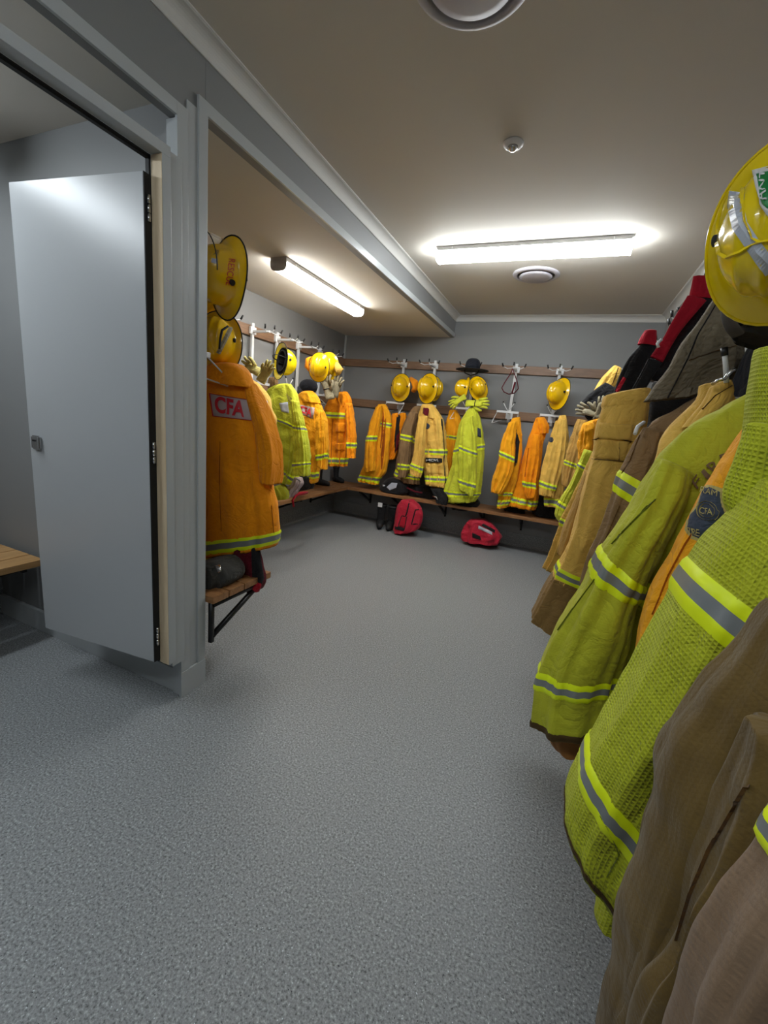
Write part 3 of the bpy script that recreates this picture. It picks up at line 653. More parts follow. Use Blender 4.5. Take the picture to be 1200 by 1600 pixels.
# ------------------------------------------------ garments, right wall (far to near)
g = simple('coat', 'tan brown coat hanging on the right wall deepest in the back corner', 'coat', 4.55, 'tan',
    [(902, 655, 918, 658), (893, 680, 918, 688), (886, 710, 909, 718), (881, 735, 901, 745), (880, 758, 893, 764)], b=.07, seed=30, bands=[((884, 722), (906, 730))], bw=8)
g.peg(XR)
g = Garment('hood', 'gold cloth hood peaked high on the right wall beyond the braces', 'hood', 3.9, 'gold', 'hoods hung on the right wall', 31)
g.loft('cloth', [(960, 571, 971, 576), (946, 585, 969, 591), (934, 600, 962, 606), (921, 622, 945, 614)], .06)
g.L[0].line([(966, 575), (957, 600)], 1.5, 'seam', 'stitch_t')
g.peg(XR)
g = Garment('bag', 'black shoulder bag on the right wall with pale work gloves tucked in', 'bag', 3.75, 'black_cloth', None, 32)
g.loft('body', [(945, 598, 968, 612), (925, 612, 962, 632), (908, 628, 945, 655), (905, 640, 925, 662)], .07, top=.8)
g.L[0].line([(905, 640), (909, 650), (925, 660)], 6, 'trim', 'maroon', .004)
g.peg(XR)
g = simple('shirt', 'bright amber shirt crumpled beside the tan coat in the far right corner', 'shirt', 3.35, 'orange2',
    [(911, 662, 936, 654), (906, 685, 937, 680), (906, 705, 930, 707), (908, 724, 922, 726)], b=.06, seed=33, fold=.03)
g.peg(XR)
g = Garment('coat', 'narrow lime coat on the right wall showing only one taped sleeve', 'coat', 3.15, 'lime2', seed=34)
l = g.loft('sleeve', [(912, 702, 930, 708), (901, 730, 919, 738), (890, 756, 908, 764), (875, 781, 897, 790), (868, 803, 892, 810), (874, 815, 888, 818)], .05)
l.band((903, 726), (922, 736), 9); l.band((873, 788), (895, 796), 11)
g.peg(XR)
g = Garment('overtrousers', 'gold overtrousers farthest along the right wall with a thin taped leg', 'trousers', 2.6, 'gold', seed=35)
l = g.loft('leg', [(928, 700, 950, 705), (908, 745, 932, 752), (890, 785, 915, 792), (877, 815, 902, 826), (869, 842, 893, 850), (859, 868, 878, 875), (851, 886, 866, 893)], .06)
l.band((878, 814), (902, 822), 12); l.line([(886, 828), (874, 868)], 1.4, 'seam', 'stitch_t')
g.peg(XR)
# big gold overtrousers with braces
g = Garment('overtrousers', 'large gold overtrousers with a flapped thigh pocket on the right wall', 'trousers', 1.98, 'gold', seed=36)
l = g.loft('leg', [(945, 619, 1012, 607), (939, 640, 1013, 634), (930, 668, 1006, 672), (925, 712, 998, 716), (914, 745, 994, 756), (906, 775, 985, 790), (895, 822, 965, 840), (882, 860, 940, 885), (862, 896, 928, 926), (845, 928, 912, 962), (829, 960, 893, 994)], .10, fold=.014, top=.75)
l.band((868, 884), (932, 914), 17); l.band((838, 932), (918, 955), 88, 'cuff', ('tandark',), off=.002)
l.band((944, 626), (1013, 616), 22, 'waistband', ('gold',), off=.006)
pk = l.quad([(933, 684), (985, 688), (976, 720), (927, 716)], 'pocket', 'gold', .010); l.quad([(936, 660), (990, 664), (986, 690), (932, 686)], 'pocket_flap', 'gold', .018)
l.line([(931, 687), (945, 682), (986, 690)], 1.6, 'seam', 'stitch_t', .016); l.line([(926, 717), (976, 721)], 1.2, 'seam', 'stitch_t', .006); l.line([(968, 690), (966, 719)], 1, 'seam', 'stitch_t', .013)
l2 = g.loft('leg', [(914, 735, 942, 745), (903, 765, 930, 778), (890, 800, 918, 815), (880, 830, 905, 850), (872, 862, 892, 875)], .07, dy=.16, mat='tan')
g.loft('brace', [(1083, 432, 1120, 434), (1080, 450, 1122, 452), (1077, 464, 1120, 468)], .012, mat='red', fold=.003, dy=.30, top=.9)
g.loft('brace', [(1074, 462, 1104, 470), (1050, 502, 1068, 512), (1036, 528, 1052, 536), (1016, 557, 1036, 566)], .012, mat='red', fold=.002, dy=.24, top=.9)
g.loft('brace', [(1013, 560, 1034, 568), (1000, 585, 1018, 592), (985, 612, 1004, 616)], .012, mat='black_cloth', fold=.003, dy=.2, top=.9)
g.loft('brace', [(1086, 466, 1124, 470), (1062, 505, 1112, 506), (1040, 540, 1085, 545), (1010, 592, 1050, 600)], .014, mat='black_cloth', fold=.006, dy=.30, top=.9)
tube('buckle', [P(1034, 530, 2.15), P(1027, 537, 2.15), P(1029, 543, 2.15)], .006, 'white', g.root)
g = Garment('braces', 'black braces with a short red top strap hooked beyond the longer red pair', 'braces', 2.9, 'black_cloth', None, 37)
g.loft('strap', [(1003, 536, 1026, 540), (982, 560, 1022, 562), (968, 588, 1008, 590), (959, 616, 1000, 618)], .03, fold=.006, top=.9)
g.loft('top_strap', [(1007, 517, 1026, 517), (1000, 528, 1026, 530), (996, 538, 1025, 541)], .03, mat='red', fold=.003, dy=-.01, top=.9)
g.L[0].line([(976, 590), (966, 608), (962, 616)], 6, 'stripe', 'red', .004)
g.peg(XR)
g = Garment('coat', 'black cloth added as shade between the gold overtrousers and the hood cloth', 'coat', 2.24, 'black_cloth', seed=90)  # added black cloth: darkens the shadowy gap and covers the white hook units
g.loft('body', [(1020, 598, 1130, 590), (1012, 630, 1135, 635), (1010, 680, 1120, 700), (1000, 760, 1100, 790)], .06)
g.peg(XR)
g = Garment('hood', 'grey brown quilted hood cloth draped under the big yellow helmet', 'hood', 1.75, 'hood', 'hoods hung on the right wall', 38)
l = g.loft('cloth', [(1118, 462, 1140, 464), (1092, 500, 1152, 506), (1064, 535, 1160, 540), (1042, 575, 1160, 575), (1020, 603, 1140, 600), (1003, 628, 1085, 620)], .05, fold=.010, top=.8)
l.line([(1122, 470), (1092, 520), (1075, 560), (1052, 605), (1043, 622)], 2.2, 'seam', 'black_cloth', .004); l.line([(1076, 563), (1120, 548), (1150, 540)], 1.2, 'seam', 'stitch_t', .004)
g = Garment('coat', 'brown coat with a yellow taped sleeve between the gold trousers and the lime coats', 'coat', 1.72, 'brown', seed=39)
l = g.loft('body', [(1085, 622, 1130, 612), (1052, 642, 1150, 640), (1015, 668, 1165, 690), (1002, 740, 1160, 760), (985, 820, 1140, 850), (960, 900, 1100, 950), (945, 960, 1080, 1010)], .08)
s_ = g.loft('sleeve', [(1005, 668, 1040, 676), (980, 714, 1022, 730), (962, 752, 1004, 776), (942, 815, 980, 835), (918, 868, 960, 885), (905, 910, 945, 925)], .06, dy=-.07)
s_.band((963, 752), (1004, 777), 36); s_.line([(1000, 680), (985, 720), (972, 740)], 1, 'seam', 'stitch_t')
s_.line([(968, 790), (945, 845), (930, 870)], 1.2, 'seam', 'stitch_t')
tube('hanger_tip', [P(1006, 660, 1.66), P(996, 667, 1.62), P(992, 678, 1.60)], .006, 'white_metal', g.root)
g = Garment('coat', 'amber gold coat slung with an open collar behind the lime FIRE coat', 'coat', 1.45, 'orange2', seed=40)
l = g.loft('body', [(1094, 603, 1142, 597), (1088, 625, 1150, 630), (1060, 652, 1180, 668), (1036, 680, 1200, 700), (1026, 708, 1210, 740), (1015, 760, 1215, 800), (1010, 860, 1200, 920), (1000, 960, 1170, 1020)], .06, mat='gold', fold=.012)
g.loft('collar', [(1108, 606, 1142, 594), (1096, 630, 1146, 612), (1080, 650, 1134, 640), (1066, 668, 1118, 664)], .03, dy=-.05, mat='gold', fold=.008)
g.L[1].line([(1143, 603), (1118, 618), (1098, 640)], 1.3, 'seam', 'stitch_t')
g.peg(XR)
# lime FIRE coat
g = Garment('coat', 'dull lime coat with FIRE lettering and a brown cuffed sleeve on the right wall', 'coat', 1.27, 'lime', seed=41)
l = g.loft('body', [(1126, 640, 1180, 612), (1086, 660, 1215, 650), (1050, 690, 1250, 700), (1024, 722, 1270, 750), (1014, 780, 1275, 820), (1010, 860, 1268, 920), (1000, 935, 1255, 1010), (985, 1010, 1230, 1090), (962, 1080, 1200, 1170), (940, 1120, 1160, 1220)], .09, fold=.016)
l.band((1000, 922), (1255, 990), 44)
s_ = g.loft('sleeve', [(1028, 716, 1082, 740), (1000, 762, 1062, 800), (968, 812, 1034, 850), (936, 860, 1006, 908), (906, 922, 992, 950), (872, 978, 982, 1000), (846, 1038, 968, 1048), (836, 1085, 956, 1092), (834, 1120, 946, 1130)], .09, dy=-.06, fold=.013, ks=1.4)
s_.band((929, 871), (1002, 925), 38); s_.band((844, 1052), (964, 1058), 26); s_.band((835, 1119), (946, 1127), 16, 'cuff_edge', ('hem_brown',))
s_.line([(1024, 780), (1005, 800), (975, 830), (956, 850)], 2, 'seam', 'stitch_l'); s_.line([(1018, 785), (1000, 804), (972, 832)], 1, 'seam', 'stitch_l')
s_.line([(930, 905), (915, 925), (893, 955), (872, 985)], 1.3, 'seam', 'stitch_l')
l.line([(1016, 740), (1026, 770), (1032, 800), (1035, 850)], 1.4, 'seam', 'stitch_l')
ic = g.loft('inner_cuff', [(856, 1112, 940, 1120), (855, 1140, 932, 1145), (862, 1158, 922, 1162), (880, 1166, 908, 1168)], .06, mat='leather', dy=-.045, fold=.006, top=.95)
for ch, q in (('F', [(1080, 752), (1088, 741), (1098, 754), (1090, 765)]), ('I', [(1095, 738), (1100, 733), (1110, 745), (1105, 750)]), ('R', [(1103, 728), (1115, 717), (1127, 729), (1115, 741)]), ('E', [(1122, 712), (1136, 706), (1142, 722), (1129, 728)])):
    decal_text(l.hit, ch, q, 'lettering', 'brown_ink', l.o, .006, .0)
g.peg(XR)
# amber sleeve with badge
g = Garment('coat', 'deep amber coat with a navy shield badge between the two lime coats', 'coat', 1.03, 'orange2', seed=42)
l = g.loft('sleeve', [(1167, 662, 1260, 680), (1134, 706, 1240, 750), (1105, 755, 1222, 810), (1078, 806, 1195, 865), (1052, 855, 1165, 915), (1024, 905, 1130, 965), (1002, 962, 1090, 1010), (992, 1032, 1060, 1070)], .07, fold=.010)
g.loft('body', [(1180, 640, 1330, 660), (1150, 740, 1350, 780), (1110, 860, 1330, 930), (1070, 960, 1280, 1060), (1040, 1060, 1220, 1170)], .05, dy=.03, fold=.012)
l.line([(1100, 810), (1072, 850), (1045, 900), (1020, 960)], 1.6, 'seam', 'stitch_o')
bd_ = l.poly([(1101, 757), (1116, 759), (1131, 764), (1132, 785), (1140, 808), (1122, 826), (1106, 843), (1092, 846), (1080, 842), (1070, 828), (1074, 808), (1088, 790), (1095, 772)], 'badge', 'badge_thread', .003)
l.poly([(1102, 760), (1116, 762), (1128, 767), (1129, 785), (1136, 808), (1120, 824), (1105, 840), (1092, 843), (1082, 839), (1073, 827), (1077, 809), (1091, 791), (1097, 774)], 'badge_field', 'badge_navy', .006, bd_)
l.line([(1108 + 15 * math.cos(a * PI / 8), 799 + 15 * math.sin(a * PI / 8)) for a in range(16)], 1.4, 'ring', 'badge_thread', .008, True, bd_)
l.line([(1108 + 11 * math.cos(a * PI / 8), 799 + 11 * math.sin(a * PI / 8)) for a in range(16)], .9, 'ring', 'badge_thread', .008, True, bd_)
decal_text(l.hit, 'RAM', [(1103, 762), (1126, 768), (1125, 777), (1101, 771)], 'lettering', 'badge_thread', bd_, .009, 0)
decal_text(l.hit, 'CFA', [(1100, 794), (1117, 796), (1116, 806), (1099, 804)], 'lettering', 'badge_thread', bd_, .009, 0)
decal_text(l.hit, 'FIRE', [(1079, 825), (1098, 829), (1097, 839), (1078, 835)], 'lettering', 'badge_thread', bd_, .009, 0)
g.peg(XR)
# big lime waffle coat
g = Garment('coat', 'huge bright lime waffle-weave coat with two grey reflective bands nearest the viewer', 'coat', .82, 'limewaffle', seed=43)
l = g.loft('body', [(1182, 545, 1330, 540), (1172, 600, 1370, 610), (1168, 670, 1400, 690), (1160, 740, 1420, 780), (1150, 850, 1430, 920), (1135, 1000, 1420, 1090), (1110, 1150, 1380, 1260), (1070, 1280, 1320, 1400)], .08, dy=.07, fold=.010)
g.loft('storm_flap', [(1166, 663, 1215, 670), (1150, 715, 1212, 730), (1134, 758, 1205, 780), (1132, 785, 1190, 815), (1142, 808, 1170, 828)], .02, dy=-.035, fold=.004)
s_ = g.loft('sleeve', [(1190, 748, 1370, 850), (1140, 808, 1310, 930), (1085, 882, 1255, 1010), (1052, 930, 1215, 1066), (1005, 1022, 1172, 1150), (948, 1112, 1118, 1250), (915, 1166, 1075, 1325), (884, 1226, 1030, 1400), (882, 1262, 1010, 1435)], .10, dy=-.06, fold=.010, N=80, K=90, ks=1.4, crumple=.5)
s_.band((1070, 903), (1240, 1035), 66, split=(.3, .72)); s_.band((910, 1175), (1062, 1340), 44, split=(.34, .70))
s_.band((883, 1252), (1012, 1425), 9, 'cuff_edge', ('hem_brown',))
s_.line([(940, 1275), (968, 1335), (948, 1370)], 1.6, 'seam', 'stitch_l')
c_ = g.loft('cuff_tab', [(945, 1372, 1010, 1400), (936, 1405, 1000, 1425), (930, 1424, 990, 1440)], .05, dy=.03, fold=.004, top=.9)
g.peg(XR)
# olive garment
g = Garment('trousers', 'olive brown wool trousers folded over the hook at the right edge', 'trousers', .56, 'olive', seed=44)
g.loft('leg', [(1200, 940, 1430, 1040), (1150, 1020, 1400, 1150), (1099, 1085, 1370, 1250), (1062, 1150, 1330, 1330), (1037, 1210, 1300, 1400), (1030, 1262, 1270, 1460), (1006, 1335, 1240, 1530), (984, 1410, 1210, 1600), (966, 1500, 1180, 1690), (938, 1610, 1140, 1780), (920, 1700, 1110, 1830)], .09, fold=.020, N=72, K=70, ks=1.6)
g.loft('leg', [(1170, 1130, 1420, 1200), (1150, 1190, 1395, 1290), (1112, 1290, 1340, 1400), (1078, 1375, 1290, 1500), (1052, 1465, 1240, 1600), (1010, 1530, 1210, 1690), (984, 1600, 1170, 1760), (965, 1690, 1130, 1830)], .07, dy=-.09, fold=.018, N=72, K=70, ks=1.6)
g.L[1].line([(1172, 1225), (1110, 1330), (1080, 1400), (1058, 1470)], 1.8, 'seam', 'stitch_t')
g.peg(XR)
g = Garment('coat', 'taupe wool coat with a scrap of lime tape in the bottom right corner', 'coat', .38, 'taupe', seed=45)
l = g.loft('sleeve', [(1235, 1270, 1480, 1370), (1190, 1355, 1440, 1480), (1142, 1425, 1390, 1570), (1106, 1487, 1350, 1640), (1080, 1570, 1310, 1720), (1060, 1640, 1280, 1790), (1040, 1720, 1260, 1850)], .06, fold=.012, N=72, K=60, ks=1.6)
l.band((1210, 1315), (1450, 1440), 60)
# ------------------------------------------------ helmets (local: crown +z, front +x, brim plane z=0)
GH = 'yellow fire helmets on the hooks'
def helmet_shape(j_, t):
    """t 0 crown .. .66 dome foot .. 1 brim edge"""
    ca, sa = math.cos(j_), math.sin(j_)
    if t <= .66:
        ph = t / .66 * PI * .5; sx, sy, hz = .132, .108, .150
        r = math.sin(ph) ** .9; x, y, z = sx * r * ca, sy * r * sa, .012 + hz * math.cos(ph) ** .85
        rid = .007 * math.exp(-(y / .010) ** 2) + .005 * (math.exp(-((abs(y) - .045) / .012) ** 2)); rid *= min(1, z / .04)
        k = 1 + rid / .13; return Vector((x * k, y * k, z * k))
    q = (t - .66) / .34; ex = .035 + .030 * max(0, -ca) ** 2 + .018 * max(0, ca) ** 2; L = Vector((.132 * ca, .108 * sa, 0)); n = Vector((.108 * ca, .132 * sa, 0)).normalized()
    d = L + n * ex * q; z = .012 * (1 - q) ** 2 - .016 * q * (.4 + .6 * ca * ca)
    return Vector((d.x, d.y, z))
def make_helmet(label, mat='helmet', N=64, K=30):
    t = thing('fire_helmet', label, 'helmet', (0, 0, 0), GH)
    def shell(nm, mt, f, k1=1.0):
        bm = bmesh.new(); G = []; top = bm.verts.new(f(0, 0))
        for i in range(1, K + 1): G.append([bm.verts.new(f(2 * PI * j / N, i / K * k1)) for j in range(N)])
        for j in range(N): bm.faces.new((top, G[0][j], G[0][(j + 1) % N])).smooth = True
        for i in range(K - 1):
            for j in range(N): bm.faces.new((G[i][j], G[i + 1][j], G[i + 1][(j + 1) % N], G[i][(j + 1) % N])).smooth = True
        return finish(bm, nm, mt, t)
    shell('shell', mat, helmet_shape)
    shell('lining', 'helmet_in', lambda a, q: helmet_shape(a, q) * .965 - Vector((0, 0, .004)), .72)
    tube('brim_trim', [helmet_shape(2 * PI * j / 48, 1) for j in range(48)], .0038, mat if mat == 'helmet_near' else 'rubber', t, 6, True)
    bm = bmesh.new()
    for q in (0, PI / 2): addtube(bm, [Vector((.115 * math.cos(q) * math.cos(a), .095 * math.sin(q) * math.cos(a), .095 * math.sin(a) - .0)) for a in [PI * k / 12 for k in range(13)]], .008, 6, 0, False, .5)
    addtube(bm, [Vector((.108 * math.cos(2 * PI * k / 24), .088 * math.sin(2 * PI * k / 24), .004)) for k in range(24)], .009, 6, 0, True)
    finish(bm, 'harness', 'black_cloth', t)
    for s in (-1, 1): tube('side_knob', [(.01, s * .098, .045), (.01, s * .117, .042)], .013, 'rubber', t, 12)
    tube('chin_strap', [(.02, -.095, .0), (.03, -.085, -.05), (.04, -.03, -.085), (.04, .03, -.085), (.03, .085, -.05), (.02, .095, .0)], .006, 'black_cloth', t, 6, False, .4)
    return t
proto = {}
def helmet(cx, cy, Y, crown, front, label, s=1.0, mat='helmet', pos=None):
    if mat not in proto: h = proto[mat] = make_helmet(label, mat)
    else: h = dup(proto[mat])
    h['label'] = label; z = Vector(crown).normalized(); x = Vector(front); x = (x - z * x.dot(z)).normalized(); y = z.cross(x)
    R = Matrix((x, y, z)).transposed().to_4x4(); c = pos or P(cx, cy, Y)
    h.matrix_basis = Matrix.Translation(Vector(c) - z * .05 * s) @ R @ Matrix.Scale(s, 4); return h
def hbvh(h):
    vs, fs = [], []; mw = h.matrix_basis
    for ch in h.children:
        if ch.name.startswith('shell'):
            n0 = len(vs); vs += [mw @ v.co for v in ch.data.vertices]; fs += [tuple(n0 + i for i in p.vertices) for p in ch.data.polygons]
    return BVHTree.FromPolygons(vs, fs)
class OnHelmet(Loft):
    def __init__(s, h, Y): s.bvh = hbvh(h); s.Y = Y; s.o = h
helmet(624, 604, 5.06, (.05, -1, .05), (0, 0, 1), 'yellow helmet seen crown first, leftmost on the back wall, orange flap behind', .90)
helmet(665, 605, 5.0, (-.25, -1, .05), (0, .1, 1), 'yellow helmet on the back wall pressed against a second brim', .94)
helmet(682, 607, 5.13, (.75, -.6, 0), (0, 0, 1), 'yellow helmet turned sideways and mostly hidden behind another on the back wall', .78)
helmet(722, 606, 5.0, (-.85, -.55, .1), (.1, 0, 1), 'yellow helmet tilted left below the black hat, lime glove under it', .72)
helmet(748, 605, 4.98, (.35, -1, .15), (-.5, 0, 1), 'yellow helmet tilted right below the black hat, its black knob showing', .74)
helmet(869, 613, 5.0, (-.62, -.8, .1), (.05, 0, 1), 'lone yellow helmet with wide brim on the last hook of the back wall', .90)
h2 = helmet(337, 531, 1.78, (.42, -.9, .05), (0, 0, 1), 'yellow helmet with a black goggle strap directly above the large CFA coat', .86)
helmet(446, 566, 3.4, (.42, .90, -.1), (0, .2, 1), 'lemon yellow helmet hung inside out so its black lining faces the room', .88, 'helmet_pale')
helmet(512, 570, 4.05, (.3, -.9, .1), (-.1, 0, 1), 'yellow helmet at the back of the nested pair on the left wall', .80)
helmet(496, 573, 3.78, (.2, -.95, -.1), (.1, 0, 1), 'yellow helmet at the front of the nested pair on the left wall', .76)
hr = helmet(340, 430, 1.64, (-.22, -.94, -.10), (.45, 0, .9), 'high yellow helmet lettered RESCUE with a clear visor beside the grey post', .97)
helmet(322, 462, 1.86, (-.6, -.6, -.5), (.3, .1, 1), 'yellow helmet tucked under the RESCUE helmet beside the grey post', .9)
oh = OnHelmet(hr, 1.6)
decal_text(oh.hit, 'RESCUE', [(367, 406), (362, 447), (352, 445), (357, 404)], 'lettering', 'red_ink', hr, .0035, .0)
decal_text(oh.hit, 'PE', [(342, 392), (340, 400), (334, 399), (336, 391)], 'lettering', 'brown_ink', hr, .002, 0)
oh.poly([(331, 403), (340, 405), (338, 412), (330, 410)], 'sticker', 'silver', .0015, hr); 
o2 = OnHelmet(h2, 1.7)
o2.line([(361, 512), (352, 530), (341, 552)], 7, 'goggle_strap', 'glove_grey', .005, parent=h2); o2.line([(356, 510), (347, 516), (344, 530), (343, 545)], 4, 'goggle_strap', 'rubber', .006, parent=h2)
# clear visor flipped up over the RESCUE helmet
bm = bmesh.new(); G = []; mw = hr.matrix_basis
for i in range(9):
    row = []
    for j in range(21):
        a = -1.25 + 2.5 * j / 20; q = i / 8; row.append(bm.verts.new(mw @ Vector((.155 * math.cos(a) * (1 + .12 * q), .135 * math.sin(a) * (1 + .12 * q), .03 + .12 * q))))
    G.append(row)
for i in range(8):
    for j in range(20): bm.faces.new((G[i][j], G[i][j + 1], G[i + 1][j + 1], G[i + 1][j])).smooth = True
edge_pts = [v.co.copy() for v in G[8]]
vz = finish(bm, 'visor', 'clear', hr); tube('visor_edge', edge_pts, .0025, 'rubber', vz, 6)
# goggle strap on the helmet above the CFA coat
tube('flap', [P(641, 590, 5.12), P(648, 597, 5.1), P(650, 606, 5.1), P(645, 612, 5.12)], [.02, .045, .05, .03], 'orange', bpy.data.objects['fire_helmet'], 10, False, .5)
# big helmet nearest the viewer
hb = helmet(1216, 360, 1.12, (-.42, -.86, -.32), (-.05, .0, 1), 'big yellow helmet with a silver band and green sticker, nearest the viewer at top right', .89, 'helmet_near')
ob = OnHelmet(hb, 1.0)
for pts, w_ in (([(1161, 292), (1160, 312), (1163, 345), (1176, 372), (1188, 378), (1204, 376)], 5), ([(1122, 384), (1124, 396), (1136, 402), (1156, 394), (1176, 382), (1188, 378)], 6), ([(1138, 300), (1128, 320), (1121, 350), (1121, 384)], 4)):
    ob.line(pts, w_, 'ridge', 'helmet_near', .005, parent=hb)
ob.line([(1152, 300), (1149, 320), (1156, 352), (1172, 376), (1190, 402), (1206, 424)], 25, 'reflective_band', 'silver', .003, parent=hb)
stk = ob.poly([(1175, 266), (1206, 258), (1216, 350), (1204, 346), (1190, 322), (1180, 292)], 'sticker', 'white', .006, hb)
ob.poly([(1180, 271), (1208, 264), (1214, 340), (1204, 338), (1194, 318), (1185, 292)], 'sticker_field', 'green_ink', .0075, stk)
decal_text(ob.hit, 'ANT', [(1189, 316), (1187, 272), (1200, 270), (1202, 314)], 'lettering', 'white', stk, .0085, .01)
# ------------------------------------------------ hats, gloves, straps
t = thing('hat', 'wide brimmed black felt hat on the upper rail of the back wall', 'hat', P(738, 582, 5.08))
c = P(738, 577, 5.08)
lathe('brim', [(.19, -.012), (.185, -.006), (.12, .004), (.085, .008), (.085, .0), (.12, -.004), (.185, -.012), (.19, -.012)], 'navy', t, c)
lathe('crown', [(.085, .004), (.086, .04), (.080, .078), (.064, .105), (.038, .118), (.0001, .120)], 'navy', t, c)
tube('chin_cord', [c + Vector((-.09, -.02, 0)), c + Vector((-.07, -.04, -.05)), c + Vector((0, -.05, -.075)), c + Vector((.07, -.04, -.05)), c + Vector((.09, -.02, 0))], .007, 'black_cloth', t)
def glove(cx, cy, Y, ang, s, mat, label, spread=.28, flip=1, roll=0):
    """work glove: cuff, palm, four fingers, thumb; ang = direction the fingers point in the picture plane"""
    o = P(cx, cy, Y); t = thing('glove', label, 'glove', o, 'work gloves'); ex = Vector((math.cos(ang), -roll, math.sin(ang))).normalized(); n = Vector((roll * .6, -1, roll * .3)); n = (n - ex * n.dot(ex)).normalized(); ey = n.cross(ex) * flip
    F = lambda a, b_, c_=0: o + (ex * a + ey * b_ + n * c_) * s
    bm = bmesh.new(); addtube(bm, [F(-.10, 0), F(-.07, 0), F(-.03, 0), F(.02, .0), F(.05, 0), F(.062, 0)], [.046 * s, .044 * s, .040 * s, .046 * s, .046 * s, .03 * s], 14, 0, False, .45)
    for k, (b_, ln) in enumerate(((-.033, .062), (-.011, .075), (.012, .072), (.034, .055))):
        a0 = (k - 1.5) * spread; d = Vector((math.cos(a0), math.sin(a0))); q = .05
        addtube(bm, [F(q - .02, b_), F(q + d.x * ln * .4, b_ + d.y * ln * .4, .006), F(q + d.x * ln * .8, b_ + d.y * ln * .8, .002), F(q + d.x * ln, b_ + d.y * ln, -.008), F(q + d.x * ln * 1.05, b_ + d.y * ln * 1.05, -.01)], [.013 * s, .0125 * s, .0115 * s, .009 * s, .003 * s], 10)
    addtube(bm, [F(-.02, -.03), F(.01, -.055, .005), F(.035, -.068, .008), F(.055, -.070, .006), F(.06, -.07, .006)], [.017 * s, .015 * s, .0135 * s, .010 * s, .003 * s], 10)
    finish(bm, 'hand', mat, t); tube('cuff_band', [F(-.012, 0), F(-.004, 0)], [.043 * s, .043 * s], 'black_cloth', t, 14, False, .5) if s > 1.05 else None
    return t
R_ = math.radians
glove(394, 576, 2.74, R_(162), .97, 'glove', 'pale yellow glove pointing left from the left wall hook')
glove(415, 583, 2.7, R_(55), .8, 'glove', 'pale yellow glove with fingers pointing up beside the inside out helmet', flip=-1)
glove(512, 607, 4.0, R_(110), 1.15, 'glove_grey', 'grey suede glove under the nested helmets')
glove(526, 606, 4.1, R_(75), 1.0, 'glove_grey', 'grey suede glove nearer the corner beside the nested helmets', flip=-1)
glove(716, 626, 4.92, R_(215), .95, 'lime2', 'small lime glove drooping left under the hat helmets', .2)
glove(744, 630, 4.9, R_(5), 1.15, 'lime2', 'broad lime glove lying flat above the lime coat on the back wall', .15)
glove(922, 644, 3.66, R_(165), .85, 'glove_grey', 'pale suede glove lying across the black bag on the right wall', .2)
glove(938, 640, 3.66, R_(80), .8, 'glove_grey', 'pale suede glove with raised fingers on the black bag on the right wall', .2, -1)
t = thing('cap', 'black cap hanging beneath the nested helmets on the left wall', 'cap', P(478, 612, 3.9))
bm = bmesh.new(); addball(bm, P(482, 604, 3.95), .095, 0, 20, (1.1, .9, .8)); finish(bm, 'crown', 'navy', t)
tube('peak', [P(466, 604, 3.85), P(468, 612, 3.8), P(478, 618, 3.78), P(490, 616, 3.8)], [.01, .03, .035, .01], 'navy', t, 10, False, .3)
tag(tube('cloth_flap', [P(487, 560, 3.85), P(480, 563, 3.8), P(479, 573, 3.8), P(485, 582, 3.85)], [.03, .05, .05, .02], 'orange', None, 10, False, .4), 'crumpled orange cloth flap left of the nested helmets on the left wall', 'cloth')
tag(tube('cloth_flap', [P(526, 566, 4.1), P(530, 577, 4.05), P(528, 586, 4.1)], [.02, .05, .02], 'gold', None, 8, False, .35), 'small yellow cloth flap right of the nested helmets near the corner', 'cloth')
g = Garment('glove_liner', 'grey brown cloth hanging below the inside out helmet', 'cloth', 3.55, 'brown', None, 50); g.loft('cloth', [(421, 590, 432, 590), (420, 603, 433, 604), (422, 616, 431, 616)], .04)
t = thing('strap', 'dark red webbing strap looped on an otherwise empty back wall hook', 'strap', P(797, 616, 5.02))
tube('loop', [P(a, b_, 5.02) for a, b_ in ((801, 576), (797, 585), (789, 597), (784, 606), (787, 612), (795, 616), (804, 614), (810, 607), (808, 596), (804, 585))], .014, 'maroon', t, 8, True, .35)
tube('tail', [P(800, 614, 4.99), (P(803, 604, 4.98)), P(805, 597, 4.99)], .012, 'maroon', t, 8, False, .4)
# ------------------------------------------------ things on the benches and floor
def bundle(name, label, cat, rows, Y, b, mat, group=None, seed=0, fold=.02, dy=0, top=.8):
    g = Garment(name, label, cat, Y, mat, group, seed); l = g.loft('body', rows, b, fold=fold, top=top, dy=dy); return g, l
g, l = bundle('backpack', 'upright red backpack with black piping standing under the back bench', 'bag', [(628, 781, 646, 781), (622, 790, 657, 792), (619, 802, 661, 804), (617, 815, 659, 818), (615, 826, 652, 828), (618, 832, 640, 832)], 4.84, .10, 'redbag', 'red bags under the back bench', 60, .014)
l.line([(640, 783), (636, 800), (634, 806)], 2.2, 'piping', 'black_cloth'); l.line([(628, 806), (635, 808), (632, 826), (622, 823)], 2.0, 'piping', 'black_cloth', closed=True)
l.line([(659, 795), (649, 797), (643, 819), (656, 819)], 2.0, 'piping', 'black_cloth'); l.poly([(617, 822), (633, 826), (631, 830), (617, 827)], 'label', 'black_cloth', .006)
l.quad([(628, 806), (635, 808), (632, 825), (623, 822)], 'pocket', 'red', .01)
g, l = bundle('bag', 'slumped red bag with a white reflective stripe on the floor under the back bench', 'bag', [(734, 812, 758, 812), (727, 820, 773, 822), (723, 831, 783, 838), (724, 840, 780, 846), (727, 844, 776, 851)], 5.02, .11, 'redbag', 'red bags under the back bench', 61, .034)
